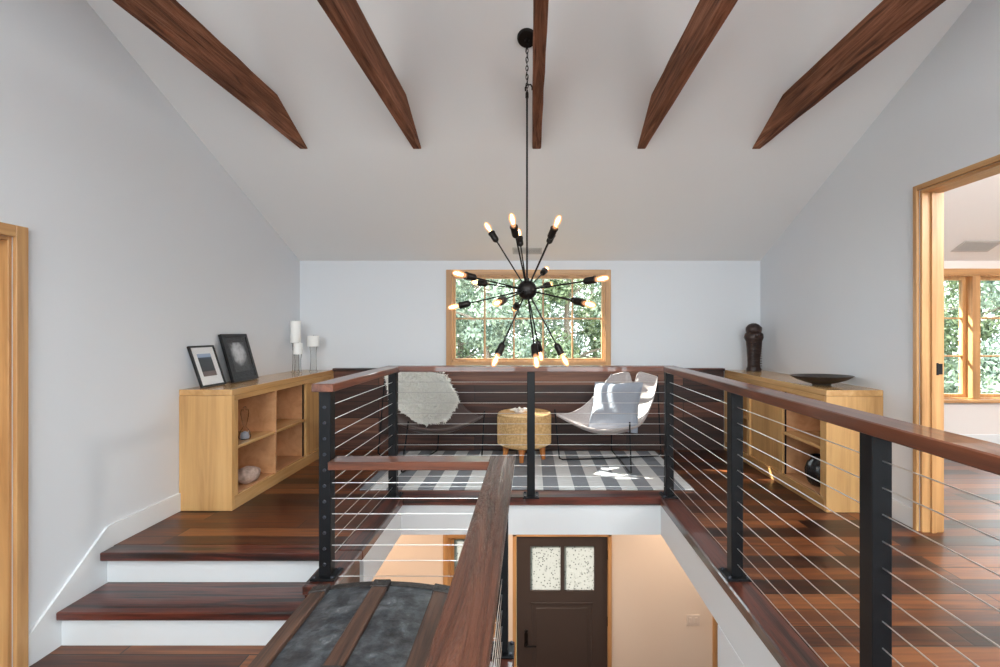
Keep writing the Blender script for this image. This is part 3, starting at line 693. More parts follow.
def art_cloud(r, w, h, t):
    m, tt, b = nt('misty_landscape_print'); setc(b, (.1, .1, .1), .6)
    tc = tt.nodes.new('ShaderNodeTexCoord'); mp = tt.nodes.new('ShaderNodeMapping'); mp.vector_type = 'POINT'; mp.inputs['Location'].default_value = (0, 0, -1.55); mp.inputs['Scale'].default_value = (1, 7.5, 6.5/1)
    mp.inputs['Location'].default_value = (0, 0, -h*.60*6.5)
    g = tt.nodes.new('ShaderNodeTexGradient'); g.gradient_type = 'SPHERICAL'; tt.links.new(tc.outputs['Object'], mp.inputs[0]); tt.links.new(mp.outputs[0], g.inputs[0])
    n = tt.nodes.new('ShaderNodeTexNoise'); n.inputs['Scale'].default_value = 18; tt.links.new(tc.outputs['Object'], n.inputs['Vector'])
    mu = tt.nodes.new('ShaderNodeMath'); mu.operation = 'MULTIPLY'; tt.links.new(g.outputs['Fac'], mu.inputs[0]); tt.links.new(n.outputs['Fac'], mu.inputs[1])
    rp = ramp(tt, [(0, (.06, .06, .062)), (.1, (.08, .08, .085)), (.3, (.55, .56, .58)), (.5, (.72, .73, .75))]); tt.links.new(mu.outputs[0], rp.inputs[0]); tt.links.new(rp.outputs[0], b.inputs['Base Color'])
    bm = new(); box(bm, t-.009, t-.008, -w*.30, w*.30, h*.2, h*.82); obj('print', bm, m, r)
picture((-2.49, 3.755, BT+.001), .285, .33, .02, .014, 'mat', math.asin(.105/.33), art_dark, 'picture_frame', 'smaller black frame with a white mat leaning on the wall, nearest the viewer')
picture((-2.48, 4.15, BT+.001), .36, .415, .028, .030, 'darkmat', math.asin(.112/.415), art_cloud, 'picture_frame', 'taller all-black frame with a dark mat leaning on the left wall')

# candles on glass stands
def candle(x, y, hg, hc, rc, label):
    r = empty('candle_holder', (x, y, BT+.001)); tag(r, label, 'candle holder', 'white candles on glass stands')
    bm = new(); lathe(bm, [(.040, 0), (.040, .006), (.034, .012), (.030, hg*.35), (.028, hg*.7), (.036, hg-.006), (rc*.9, hg)], 20); obj('glass_stand', bm, 'clear', r)
    bm = new(); lathe(bm, [(rc*.98, hg+.001), (rc, hg+.008), (rc, hg+hc-.006), (rc*.93, hg+hc), (.3*rc, hg+hc-.004)], 24); c = obj('candle', bm, 'wax', r)
    bm = new(); tube(bm, [(0, 0, hg+hc-.006), (.001, 0, hg+hc+.010)], .0014, 6); obj('wick', bm, 'steel', c)
candle(-2.49, 5.08, .305, .235, .052, 'tallest white candle on a clear glass stand, closest to the wall')
candle(-2.36, 4.86, .195, .115, .043, 'shortest white candle on a clear glass stand, in front of the other two')
candle(-2.33, 5.14, .265, .115, .060, 'wide white candle on a clear glass stand, rightmost of the three')

# hourglass ornament in upper cell
r = empty('glass_ornament', (-2.29, 3.84, .4675)); tag(r, 'clear twisted glass ornament in the upper left shelf compartment', 'ornament')
bm = new(); lathe(bm, [(.04, 0), (.045, .02), (.035, .06), (.010, .10), (.022, .15), (.030, .20), (.026, .235)], 20); obj('body', bm, 'clear', r)
bm = new(); lathe(bm, [(.030, .004), (.034, .02), (.026, .05), (.006, .06)], 16); obj('filling', bm, 'cushion', r)
bm = new(); tube(bm, [(0, .026*math.cos(a), .225+.03*math.sin(a)) for a in [k*PI/8 for k in range(9)]], .006, 8); obj('loop', bm, 'clear', r)
# stone / shell
bm = new(); bmesh.ops.create_icosphere(bm, subdivisions=4, radius=1)
for v in bm.verts:
    n_ = 1+.16*noise.noise(v.co*1.6)+.05*noise.noise(v.co*6); v.co = Vector((v.co.x*.085*n_, v.co.y*.11*n_, max(-.055, v.co.z*.07*n_)))
o = obj('stone', bm, 'rock', None, True, 60, (-2.31, 3.92, .1565)); tag(o, 'rounded pinkish stone in the lower left shelf compartment', 'stone')
# ribbed vase in right bookcase
bm = new(); lathe(bm, [(.055, 0), (.075, .02), (.098, .08), (.100, .13), (.085, .18), (.060, .205), (.058, .225), (.066, .235), (.052, .234), (.05, .2)], 48, fn=lambda a, z: 1+.035*math.cos(16*a))
o = obj('vase', bm, 'vase', None, True, 60, (2.30, 3.83, .101)); tag(o, 'black ribbed vase in the lower compartment of the right bookcase', 'vase')
# carved figure
bm = new()
def cf(a, z):
    return (1+.10*math.cos(2*a))*(1+.035*math.sin(z*85)*math.cos(3*a)+.03*math.sin(z*140+2*a))
lathe(bm, [(.068, 0), (.070, .02), (.058, .05), (.060, .14), (.066, .24), (.074, .32), (.092, .36), (.088, .40), (.068, .415), (.078, .44), (.074, .47), (.050, .50), (.018, .515)], 40, fn=cf)
for k in range(14):
    z = .06+.026*k; tube(bm, [(.056*math.cos(a), -.050-.016*math.sin(a*1.0)*1-.01*(z/.4), z) for a in [PI*q/8 for q in range(9)]], .007, 6)
bmesh.ops.create_uvsphere(bm, u_segments=14, v_segments=10, radius=.03, matrix=Matrix.Translation((0, -.062, .385)))
o = obj('carved_sculpture', bm, 'carving', None, True, 70, (2.40, 5.17, BT+.001)); tag(o, 'tall dark carved wooden figure on the far end of the right bookcase', 'sculpture')
# bowl
bm = new()
prof = [(.07, 0), (.075, .012), (.12, .022), (.19, .045), (.236, .072), (.240, .076), (.230, .074), (.17, .050), (.10, .030), (.02, .024)]
lathe(bm, prof, 48)
for v in bm.verts: v.co.y *= .72
o = obj('bowl', bm, 'bowl', None, True, 50, (2.325, 3.84, BT+.001)); tag(o, 'wide shallow dark wooden bowl on the right bookcase', 'bowl')

# ------------------------------------------------------------------ rug
bm = new(); box(bm, -1.43, 1.36, 4.0, 5.28, .001, .012, .003)
o = obj('area_rug', bm, 'rug'); recenter(o, (0, 4.64, .001)); tag(o, 'grey and white striped flatweave rug on the nook floor', 'rug')
RZ = .0125

# ------------------------------------------------------------------ butterfly chairs
def sq(a, b, k=.42): return a*math.sqrt(1-k*b*b/2), b*math.sqrt(1-k*a*a/2)
def sling(T, u, v, notch=1.):
    a, b = sq(2*u-1, 2*v-1, .5); u, v = (a+1)/2, (b+1)/2
    P = (T[0]*(1-u)+T[1]*u)*(1-v)+(T[3]*(1-u)+T[2]*u)*v
    Cc = (T[0]+T[1]+T[2]+T[3])/4
    s, t = 4*u*(1-u), 4*v*(1-v)
    pull = .20*(1-t)*s+.12*(1-s)*t
    P = P+(Cc-P)*pull*Vector((1, 1, 0)).x*1.0 if False else Vector((P.x+(Cc.x-P.x)*pull, P.y+(Cc.y-P.y)*pull, P.z))
    P.z -= s*t*.35+(1-t)*s*(.14 if v < .5 else .05)+(1-s)*t*.22
    P.z -= notch*.17*math.exp(-((u-.5)/.07)**2)*max(0, (v-.72)/.28)**1.5
    return P
def chair(base, T, feet, mat, label):
    base = Vector(base); r = empty('butterfly_chair', base); tag(r, label, 'chair', 'sling lounge chairs in the nook')
    bm = new(); n = 26; th = .012
    top = [[sling(T, i/n, j/n) for i in range(n+1)] for j in range(n+1)]
    va = [[bm.verts.new(p-base) for p in row] for row in top]
    for j in range(n):
        for i in range(n): bm.faces.new((va[j][i], va[j][i+1], va[j+1][i+1], va[j+1][i]))
    bmesh.ops.recalc_face_normals(bm, faces=bm.faces[:])
    bmesh.ops.solidify(bm, geom=bm.faces[:], thickness=th)
    obj('sling_seat', bm, mat, r, True, 60)
    bm = new()
    rim = [top[0][i] for i in range(n)]+[top[j][n] for j in range(n)]+[top[n][n-i] for i in range(n)]+[top[n-j][0] for j in range(n)]
    tube(bm, [p-base for p in rim], .008, 6, closed=True); obj('piping', bm, mat, r)
    def rod(a, f, g, c):
        f, g = Vector(f), Vector(g); d = (g-f).normalized()
        pts = [a, a+(f-a)*.5+Vector((0, 0, -.01))]
        for q in (.90, .96): pts.append(a+(f-a)*q)
        pts.append(f+d*.03+Vector((0, 0, .006)))
        m_ = (f+g)/2
        pts += [m_, g-d*.03+Vector((0, 0, .006)), c+(g-c)*.96, c+(g-c)*.9, c+(g-c)*.5, c]
        pts = [Vector(p) for p in pts]
        for p in pts: p.z = max(p.z, RZ+.008)
        return [p-base for p in pts]
    tc = [t_+((T[0]+T[1]+T[2]+T[3])/4-t_)*.17-Vector((0, 0, .045)) for t_ in T]
    bm = new(); tube(bm, rod(tc[0], feet[0], feet[2], tc[2]), .0075, 8); obj('wire_frame', bm, 'steel', r)
    bm = new(); pts = rod(tc[1], feet[1], feet[3], tc[3]); pts[5].z += .017; tube(bm, pts, .0075, 8); obj('wire_frame', bm, 'steel', r)
    return r
z = RZ+.008
TR = [Vector(p) for p in ((.12, 4.87, .55), (.93, 4.36, .49), (1.42, 5.05, .95), (.88, 5.25, .95))]
chair((.87, 4.86, RZ), TR, [(.29, 4.86, z), (.91, 4.36, z), (1.36, 5.02, z), (.88, 5.24, z)], 'leather_sunlit', 'taupe butterfly chair coloured paler as if sunlit, right of the rattan stool, holding a grey pillow')
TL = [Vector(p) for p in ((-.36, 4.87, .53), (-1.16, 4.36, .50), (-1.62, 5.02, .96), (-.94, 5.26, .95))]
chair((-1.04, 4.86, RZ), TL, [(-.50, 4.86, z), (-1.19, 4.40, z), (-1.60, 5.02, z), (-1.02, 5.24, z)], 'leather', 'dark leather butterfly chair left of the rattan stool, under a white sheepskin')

# sheepskin on the left chair
def outl(u, v):
    a = math.atan2(v-.72, u-.5); return .43+.06*noise.noise(Vector((math.cos(a)*1.8, math.sin(a)*1.8, 3)))+.02*noise.noise(Vector((math.cos(a)*9, math.sin(a)*9, 7)))
bm = new(); base = Vector((-1.15, 5.0, .6)); n = 40; pts = {}
def skin_pt(u, v, off):
    e = .01
    uu, vv = min(max(u, 0), 1), min(max(v, 0), 1)
    P = sling(TL, uu, vv, 0)
    du = (sling(TL, min(uu+e, 1), vv, 0)-sling(TL, max(uu-e, 0), vv, 0)); dv = (sling(TL, uu, min(vv+e, 1), 0)-sling(TL, uu, max(vv-e, 0), 0))
    N = dv.cross(du).normalized()
    if N.y > 0 and N.z < .3: N = -N
    if N.z < -.2: N = -N
    if v > 1: P = P+Vector((.0, .10*(v-1)*2, -.9*(v-1)))+Vector((0, .03, .02))
    if u < 0: P = P+Vector((.45*(-u), -.02, -.55*(-u)))
    return P+N*off
cells = []
for j in range(n):
    for i in range(n):
        u, v = -.12+1.2*i/n, .24+.98*j/n
        rad = math.hypot((u-.45)/(1.35 if v > .8 else 1.0+.35*max(0, (v-.3)/.5)), (v-.90)/.95)
        if rad < outl(u, v)+.04: cells.append((i, j))
cs = set(cells); vv_ = {}
def gv(i, j):
    if (i, j) not in vv_:
        u, v = -.12+1.2*i/n, .24+.98*j/n; vv_[(i, j)] = bm.verts.new(skin_pt(u, v, .028+.012*noise.noise(Vector((i*.4, j*.4, 1))))-base)
    return vv_[(i, j)]
for (i, j) in cells: bm.faces.new((gv(i, j), gv(i+1, j), gv(i+1, j+1), gv(i, j+1)))
bmesh.ops.solidify(bm, geom=bm.faces[:], thickness=.014)
skin = obj('sheepskin', bm, 'fur', None, True, 180, base); tag(skin, 'shaggy white sheepskin draped over the back of the left lounge chair', 'sheepskin')
bm = new()
for _ in range(6000):
    i, j = random.choice(cells); u, v = -.12+1.2*(i+random.random())/n, .24+.98*(j+random.random())/n
    p = skin_pt(u, v, .034)-base; q = skin_pt(u, v, .075)-base
    edge = math.hypot((u-.45)/(1.35 if v > .8 else 1.0+.35*max(0, (v-.3)/.5)), (v-.90)/.95) > outl(u, v)-.03
    d = (q-p)*(.5+.6*random.random())+Vector((random.gauss(0, .010), random.gauss(0, .008), random.gauss(-.014, .010)))
    if edge: d += Vector(((u-.47)*-.03, -.005, (v-.74)*.02-.015))
    s = Vector((random.gauss(0, 1), random.gauss(0, .4), random.gauss(0, 1))).normalized()*.004
    m_ = p+d*.55+Vector((0, 0, -.003))
    a, b_, c_, d_, e_ = [bm.verts.new(k) for k in (p-s, p+s, m_+s*.9, m_-s*.9, p+d)]
    bm.faces.new((a, b_, c_, d_)); bm.faces.new((d_, c_, e_))
obj('fleece', bm, 'fur', skin, False)

# pillow on right chair
bm = new(); n = 24; S = .26
def pil(u, v, s):
    a, b = 2*u-1, 2*v-1
    h = (max(0, 1-a*a)**.42)*(max(0, 1-b*b)**.42)*.085
    k = 1-.09*(1-abs(a))*abs(b)**2; k2 = 1-.09*(1-abs(b))*abs(a)**2
    wr = .006*noise.noise(Vector((a*2.5, b*2.5, s*2)))
    return Vector((a*S*k2, s*(h+wr*(h > .01)), b*S*k))
for s in (-1, 1):
    g = [[bm.verts.new(pil(i/n, j/n, s)) for i in range(n+1)] for j in range(n+1)]
    for j in range(n):
        for i in range(n): bm.faces.new((g[j][i], g[j][i+1], g[j+1][i+1], g[j+1][i]))
bmesh.ops.remove_doubles(bm, verts=bm.verts[:], dist=.0008)
o = obj('throw_pillow', bm, 'cushion', None, True, 70, (.845, 4.82, .575)); o.rotation_euler = (math.radians(-27), math.radians(-3), math.radians(-32))
tag(o, 'square grey linen pillow leaning in the right lounge chair', 'pillow')
bm = new(); tube(bm, [pil(i/12, 0, 0) for i in range(12)]+[pil(1, i/12, 0) for i in range(12)]+[pil(1-i/12, 1, 0) for i in range(12)]+[pil(0, 1-i/12, 0) for i in range(12)], .004, 6, closed=True)
obj('piping', bm, 'cushion', o)

# ------------------------------------------------------------------ rattan stool
r = empty('rattan_stool', (-.07, 5.0, RZ)); tag(r, 'round woven rattan stool table with orange wooden legs between the lounge chairs', 'stool')
bm = new(); lathe(bm, [(.235, .135), (.258, .15), (.268, .17), (.270, .44), (.262, .458), (.245, .465), (.0, .468)][:6], 48)
z0 = RZ
core = obj('drum', bm, 'rattan', r)
bm = new()     # horizontal and vertical canes
for k in range(20):
    zz = .165+.0145*k; tube(bm, [(.273*math.cos(a), .273*math.sin(a), zz) for a in [2*PI*q/48 for q in range(48)]], .0055, 6, closed=True)
for k in range(56):
    a = 2*PI*k/56; tube(bm, [(.276*math.cos(a), .276*math.sin(a), .16), (.277*math.cos(a), .277*math.sin(a), .445)], .0045, 6)
for k in range(2, 9):
    rr = .03*k; tube(bm, [(rr*math.cos(a), rr*math.sin(a), .467) for a in [2*PI*q/36 for q in range(36)]], .006, 6, closed=True)
obj('weave', bm, 'rattan', r)
bm = new(); tube(bm, [(.262*math.cos(a), .262*math.sin(a), .460) for a in [2*PI*q/48 for q in range(48)]], .014, 8, closed=True); obj('rim', bm, 'rattan', r)
for a in (-PI/2-.12, -.1-.2, PI*.5, PI+.3-.05):
    bm = new(); x, y = .19*math.cos(a), .19*math.sin(a); tube(bm, [(x*1.1, y*1.1, .0), (x*1.05, y*1.05, .06), (x, y, .137)], [.020, .026, .036], 12); obj('leg', bm, 'stoolleg', r)
# driftwood on stool
bm = new()
for k in range(7):
    a = k*2.4; c0 = Vector((.02*math.cos(a), .015*math.sin(a), .016)); c1_ = Vector((.10*math.cos(a), .06*math.sin(a), .018+.014*(k % 3))); tube(bm, [c0, (c0+c1_)/2+Vector((0, 0, .012)), c1_], [.018, .015, .006], 8)
lathe(bm, [(.03, .002), (.05, .012), (.04, .03), (.015, .05), (.004, .062)], 14, fn=lambda a, z: 1+.15*math.cos(5*a))
o = obj('driftwood_ornament', bm, 'shell', None, True, 60, (-.12, 4.95, RZ+.474)); tag(o, 'small pale driftwood ornament lying on the rattan stool', 'ornament')

# ------------------------------------------------------------------ chandelier
HUBY = 3.01; hub = Vector((-.025, HUBY, EYE+(331-290)/F*HUBY))
cy = 3.01; cz = roof(cy)
r = empty('chandelier', (hub.x, cy, cz)); tag(r, 'black sputnik chandelier with many bare bulbs hanging from the sloped ceiling', 'chandelier')
o0 = r.location.copy()
bm = new(); mx = Matrix.Rotation(-math.atan(.44), 4, 'X') @ Matrix.Rotation(PI, 4, 'X'); lathe(bm, [(.062, .0015), (.062, .012), (.056, .022), (.015, .026), (.012, .04)], 28, mx)
obj('canopy', bm, 'bronze', r)
bm = new(); nl = 12; zc0 = -.045; zc1 = -.37
for k in range(nl):
    zz = zc0+(zc1-zc0)*(k+.5)/nl; q = k % 2
    tube(bm, [((.008*math.cos(a) if q else 0), (0 if q else .008*math.cos(a)), zz+.018*math.sin(a)) for a in [2*PI*w/10 for w in range(10)]], .0025, 5, closed=True)
obj('chain', bm, 'bronze', r)
bm = new(); tube(bm, [(.006*math.cos(k*.9), .006*math.sin(k*.9), zc0+.01+(zc1-zc0-.01)*k/30) for k in range(31)], .002, 5); obj('cord', bm, 'steel', r)
bm = new(); zr = hub.z-o0.z; tube(bm, [(0, 0, zc1+.005), (0, 0, zr+.05)], .0065, 10); lathe(bm, [(.010, zc1-.01), (.010, zc1+.02)], 10); obj('rod', bm, 'bronze', r)
bm = new(); bmesh.ops.create_uvsphere(bm, u_segments=28, v_segments=18, radius=.062, matrix=Matrix.Translation((0, 0, zr))); lathe(bm, [(.016, zr+.055), (.014, zr+.075)], 14); obj('hub', bm, 'bronze', r)
# bulb tips as read from the photograph (offsets in thirds of a pixel), near (-1) or far (+1) of the hub
tips = [(-141, -227, 1), (-54, -259, -1), (-29, -205, 1), (112, -252, -1), (100, -218, 1), (-251, -59, -1), (-185, -28, 1), (69, -75, 1), (277, -42, -1), (82, -20, 1),
        (-266, 61, 1), (-111, 48, -1), (-44, 66, 1), (231, 53, -1), (205, 44, 1), (-116, 258, -1), (34, 263, -1), (49, 238, 1), (139, 258, 1)]
cam = Vector((0, 0, EYE)); R_ = .545
arm_len = R_-.145
pa = pb = None
for (dx, dy, sg) in tips:
    px = 527+dx/3.333; py = 290+dy/3.333
    d = Vector(((px-531)/F, 1, (331-py)/F)).normalized(); oc = cam-hub
    b_ = oc.dot(d); c_ = oc.length_squared-R_*R_; disc = b_*b_-c_
    tt = -b_ if disc < 0 else -b_+sg*math.sqrt(disc)
    dirv = (cam+d*tt-hub).normalized()
    q = dirv.to_track_quat('Z', 'Y')
    if pa is None:
        bm = new(); tube(bm, [(0, 0, .05), (0, 0, arm_len)], .0048, 8); pa = obj('arm', bm, 'bronze', r)
        bm = new(); lathe(bm, [(.008, arm_len-.02), (.019, arm_len-.008), (.021, arm_len), (.021, arm_len+.045), (.0235, arm_len+.046), (.0235, arm_len+.056), (.018, arm_len+.057)], 16); s0 = obj('socket', bm, 'bronze', pa)
        bm = new(); z1 = arm_len+.057
        lathe(bm, [(.012, z1), (.013, z1+.012), (.019, z1+.035), (.020, z1+.052), (.016, z1+.070), (.008, z1+.080), (.002, z1+.083)], 16)
        for a in range(5):
            aa = 2*PI*a/5; tube(bm, [(.004*math.cos(aa), .004*math.sin(aa), z1+.015), (.009*math.cos(aa), .009*math.sin(aa), z1+.045), (.004*math.cos(aa), .004*math.sin(aa), z1+.072)], .0016, 5, mi=1)
        pb = obj('bulb', bm, ['bulb', 'filament'], pa)
        a_ = pa
    else:
        a_ = inst('arm', pa, r, (0, 0, 0)); inst('socket', s0, a_, (0, 0, 0)); inst('bulb', pb, a_, (0, 0, 0))
    a_.location = (0, 0, zr); a_.rotation_mode = 'QUATERNION'; a_.rotation_quaternion = q
# tie hook on the beam holding the chain
bm = new(); tube(bm, [(0, 0, 0), (-.01, 0, .02), (-.035, 0, .018), (-.045, 0, .0), (-.043, 0, -.02)], .005, 8); lathe(bm, [(.014, 0), (.014, .006)], 12, Matrix.Rotation(-PI/2, 4, 'Y'))
o = obj('ceiling_hook', bm, 'bronze', None, True, 35, (.009, 3.02, 2.86)); tag(o, 'small black hook on the middle beam beside the chandelier chain', 'hook')

# ------------------------------------------------------------------ old trunk
TX0, TX1, TY0, TY1 = -.985, -.36, 1.02, 2.20; tcx = (TX0+TX1)/2; tcy = (TY0+TY1)/2; hw = (TX1-TX0)/2; hl = (TY1-TY0)/2
r = empty('steamer_trunk', (tcx, tcy, LAND+.002)); tag(r, 'old steamer trunk with dark tin lid and worn wooden slats beside the L-shaped railing', 'trunk')
bm = new(); box(bm, -hw+.012, hw-.012, -hl+.012, hl-.012, .0, .42, .006); obj('body', bm, 'tin', r)
TZ = .60; sag = .032
def topz(x): return TZ-.02-sag*(x/hw)**2
bm = new(); n = 14
poly = [(-hw+hw*2*k/n, topz(-hw+hw*2*k/n)) for k in range(n+1)]
prism(bm, poly+[(hw, .43), (-hw, .43)], 'Y', -hl, hl, .004); obj('lid', bm, 'tin', r)
for xc, wd in ((-hw+.04, .072), (0, .068), (hw-.04, .072)):
    for ya, yb in ((-hl+.05, hl-.05),):
        bm = new(); nn = 16; rot = math.atan(-2*sag*xc/hw/hw)
        mxx = Matrix.Translation((xc, 0, topz(xc))) @ Matrix.Rotation(-rot, 4, 'Y')
        box(bm, -wd/2, wd/2, ya, yb, -.004, .018, .004, mxx); obj('slat', bm, 'slat', r)
        for ye in (ya, -.02, yb-.0):
            bm = new(); box(bm, -wd/2-.004, wd/2+.004, ye-.028, ye+.028, -.006, .023, .003, mxx)
            for dx in (-.02, .02): lathe(bm, [(.006, .022), (.003, .027)], 8, mxx @ Matrix.Translation((dx, ye, 0)))
            obj('slat_clamp', bm, 'iron', r)
for ye in (-.02, hl-.022, -hl+.022):
    bm = new(); tk = .004
    prism(bm, [(x, topz(x)+tk) for x in [-hw-.003+(2*hw+.006)*k/n for k in range(n+1)]]+[(hw+.003, topz(hw)-.02), (-hw-.003, topz(hw)-.02)], 'Y', ye-.018, ye+.018); obj('metal_band', bm, 'iron', r)
for sx in (-1, 1):
    for zz in (.06, .36):
        bm = new(); box(bm, sx*hw-.014, sx*hw+.008, -hl+.02, hl-.02, zz, zz+.05, .004); obj('side_slat', bm, 'slat', r)
for yy in (-.35, .0, .35):
    bm = new(); box(bm, hw-.012, hw+.008, yy-.03, yy+.03, .40, .46, .003); obj('hinge', bm, 'iron', r)
bm = new(); box(bm, -.06, .06, hl-.004, hl+.006, .38, .50, .003); tube(bm, [(-.04, hl+.006, .42), (-.04, hl+.03, .40), (.04, hl+.03, .40), (.04, hl+.006, .42)], .006, 8); obj('end_handle', bm, 'iron', r)

# ------------------------------------------------------------------ outside
bm = new(); box(bm, -60, 60, YB+.3, 90, LOW-.3, LOW-.1); struct('ground', bm, 'grass')
def tree(x, y, h, rad, seed, mat, label, nleaf=15000, base=LOW-.1):
    rnd = random.Random(seed); r = empty('tree', (x, y, base)); tag(r, label, 'tree', 'trees outside the windows')
    bm = new(); tube(bm, [(0, 0, 0), (.08, .02, h*.35), (-.05, .05, h*.7), (.02, 0, h*.95)], [.16, .12, .08, .03], 10)
    for k in range(9):
        a = rnd.random()*6.28; zz = h*(.3+.6*rnd.random()); L_ = rad*.7
        tube(bm, [(0, 0, zz), (L_*.5*math.cos(a), L_*.5*math.sin(a), zz+.3), (L_*math.cos(a), L_*math.sin(a), zz+.45)], [.05, .035, .015], 6)
    obj('trunk', bm, 'bark', r)
    blobs = []
    for k in range(34):
        a = rnd.random()*6.28; q = rnd.random()**.6*rad; zz = h*(.22+.8*rnd.random()); blobs.append((q*math.cos(a)*(1.15-zz/h*.4), q*math.sin(a), zz, rad*(.16+.16*rnd.random())))
    bm = new()
    for k in range(nleaf):
        bx_, by_, bz_, br_ = blobs[k % len(blobs)]
        d = Vector((rnd.gauss(0, 1), rnd.gauss(0, 1), rnd.gauss(0, 1))).normalized()*br_*(.5+.6*rnd.random()); c = Vector((bx_, by_, bz_))+d
        s = .028+.042*rnd.random(); a1 = Vector((rnd.gauss(0, 1), rnd.gauss(0, 1), rnd.gauss(0, 1))).normalized(); a2 = a1.cross(d.normalized()+Vector((.1, .2, .3))).normalized()
        bm.faces.new([bm.verts.new(p) for p in (c-a1*s*1.3, c+a2*s*.6, c+a1*s*1.3, c-a2*s*.6)])
    obj('foliage', bm, mat, r, False)
spots = [(-6.5, 14.0, 7.0, 2.2, 'leaf2'), (-4.4, 19.0, 8.6, 3.0, 'leaf'), (-1.2, 21.0, 9.0, 3.0, 'leaf'), (2.6, 20.0, 9.0, 3.0, 'leaf'), (15.2, 18.5, 9.0, 3.0, 'leaf'), (11.0, 20.0, 9.0, 3.0, 'leaf2'), (-3.4, 12.5, 6.6, 1.7, 'leaf'), (-1.0, 11.2, 6.3, 1.5, 'leaf2'), (1.0, 12.8, 6.9, 1.7, 'leaf'), (3.0, 11.6, 6.2, 1.6, 'leaf2'), (-2.3, 15.5, 7.6, 2.1, 'leaf'), (.4, 16.5, 8.0, 2.3, 'leaf2'), (4.6, 15, 7.4, 2.1, 'leaf'),
         (7.2, 11.0, 6.0, 1.6, 'leaf'), (9.2, 11.8, 6.6, 1.7, 'leaf2'), (11.2, 12.2, 6.5, 1.8, 'leaf'), (9.0, 15.5, 7.8, 2.2, 'leaf'), (12.8, 16, 7.8, 2.3, 'leaf2')]
tl = ['pale tree at the far left outside the nook window', 'tall distant tree at the left behind the nook window trees', 'tall distant tree left of the middle behind the nook window trees', 'tall distant tree right of the middle behind the nook window trees', 'tall distant tree at the far right beyond the side room window', 'tall distant pale tree in the middle beyond the side room window', 'dense green tree outside the nook window, left side', 'pale green tree nearest the nook window, left of its middle', 'green tree outside the nook window, right of its middle', 'pale green tree at the right edge of the nook window',
      'far green tree behind the left trees of the nook window', 'far pale tree behind the middle of the nook window', 'far green tree right of the nook window', 'green tree outside the side room window, left panes', 'pale green tree outside the side room window, middle',
      'green tree outside the side room window, right panes', 'far green tree behind the side room window trees', 'far pale tree at the far right beyond the side room']
for k, (x, y, h, rd, m_) in enumerate(spots): tree(x, y, h, rd, 100+k, m_, tl[k])

# ------------------------------------------------------------------ light
w = bpy.data.worlds.new('sky'); bpy.context.scene.world = w; w.use_nodes = True; t = w.node_tree
bg = t.nodes['Background']; bg.inputs[0].default_value = (.86, .93, 1, 1); bg.inputs[1].default_value = 3.4
sun = bpy.data.lights.new('sun', 'SUN'); sun.energy = 16; sun.angle = math.radians(.6); sun.color = (1, .93, .84)
so = bpy.data.objects.new('sun', sun); C.objects.link(so); so.rotation_euler = Vector((1.3, -1.0, -1.3)).to_track_quat('-Z', 'Y').to_euler()
def portal(cx, cy, cz, wx, wy, d):
    l = bpy.data.lights.new('portal', 'AREA'); l.shape = 'RECTANGLE'; l.size = wx; l.size_y = wy; l.cycles.is_portal = True
    o = bpy.data.objects.new('portal', l); C.objects.link(o); o.location = (cx, cy, cz); o.rotation_euler = Vector(d).to_track_quat('-Z', 'Y').to_euler()
portal(-.03, YB+.15, 1.48, 1.7, .92, (0, -1, 0)); portal(5.3, YB+.15, 1.26, 1.4, 1.42, (0, -1, 0))
for a, b in ((-2.1, -.3), (.3, 2.1)): portal((a+b)/2, YF-.15, 1.12, b-a, 1.68, (0, 1, 0))
portal(4.4, YF-.15, 1.2, 2.0, 1.48, (0, 1, 0))
for a, b in ((-2.1, -.3), (.3, 2.1), (3.4, 5.4)): portal((a+b)/2, -.85-.1, roof(-.85)+.24, b-a, 2.3, (0, .44, -1))
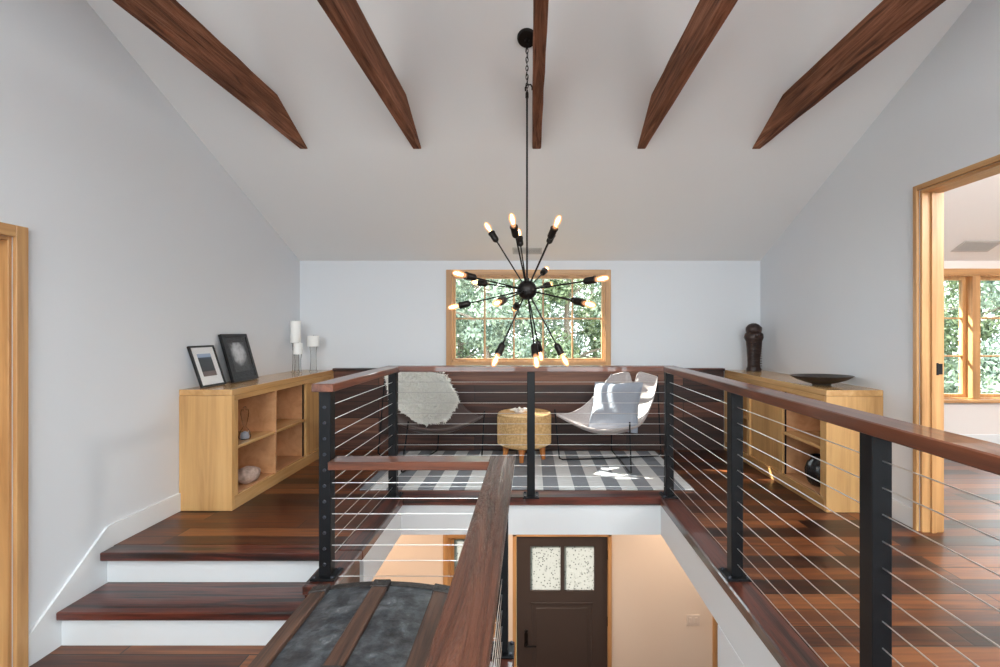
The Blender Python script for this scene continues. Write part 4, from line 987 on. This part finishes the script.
for x, y, e_, lab in ((-1.35, -.9, 11.5, 'added white globe fill lamp, unseen behind the viewer on the left'), (1.35, -.9, 11.5, 'added white globe fill lamp, unseen behind the viewer on the right'), (4.5, 1.6, 42, 'added white globe fill lamp, unseen in the side room')):  # globes added out of view to brighten the room and side room
    zt = roof(y); zl = 2.55; r = empty('fill_lamp', (x, y, zt)); tag(r, lab, 'lamp')
    bm = new(); lathe(bm, [(.05, -.03), (.06, 0)], 16); obj('canopy', bm, 'bronze', r)
    bm = new(); tube(bm, [(0, 0, -.02), (0, 0, zl-zt+.2)], .005); obj('cord', bm, 'steel', r)
    bm = new(); bmesh.ops.create_uvsphere(bm, u_segments=20, v_segments=12, radius=.2, matrix=Matrix.Translation((0, 0, zl-zt))); obj('globe', bm, emit('fill_globe_glow', (1, .93, .86), e_), r)
# downstairs recessed lamps (below the nook and the right landing)
for k, (x, y) in enumerate([(-1.9, 4.7), (-.2, 4.45), (1.7, 4.7), (-1.6, 3.3)]):
    r = empty('downlight', (x, y, FB-.001)); tag(r, ['recessed warm ceiling light downstairs at the left', 'recessed warm ceiling light in front of the entry door', 'recessed warm ceiling light downstairs at the right', 'recessed warm ceiling light under the left landing'][k], 'ceiling light', 'downstairs ceiling lights')
    bm = new(); lathe(bm, [(.085, -.006), (.085, 0), (.10, 0), (.10, -.006)], 24, cap=False); obj('trim_ring', bm, 'white', r)
    bm = new(); lathe(bm, [(.084, -.004), (.084, -.002)], 24); obj('lens', bm, 'lamp', r)
    l = bpy.data.lights.new('lamp', 'AREA'); l.shape = 'DISK'; l.size = .16; l.energy = 6; l.color = (1, .78, .60)
    o = bpy.data.objects.new('lamp', l); C.objects.link(o); o.parent = r; o.location = (0, 0, -.012)

# ------------------------------------------------------------------ camera
cd = bpy.data.cameras.new('camera'); co = bpy.data.objects.new('camera', cd); C.objects.link(co)
co.location = (0, 0, EYE); co.rotation_euler = (PI/2, 0, 0); cd.sensor_width = 36; cd.lens = 36*F/1000
cd.shift_x = -.031; cd.shift_y = -.0025; cd.clip_start = .05
S_ = bpy.context.scene; S_.camera = co
S_.view_settings.view_transform = 'Standard'; S_.view_settings.look = 'None'; S_.view_settings.gamma = 1; S_.view_settings.exposure = 1.62
S_.cycles.max_bounces = 10; S_.cycles.diffuse_bounces = 6; S_.cycles.transparent_max_bounces = 16
S_.cycles.use_denoising = True; S_.cycles.sample_clamp_indirect = 6; S_.cycles.caustics_reflective = False; S_.cycles.caustics_refractive = False
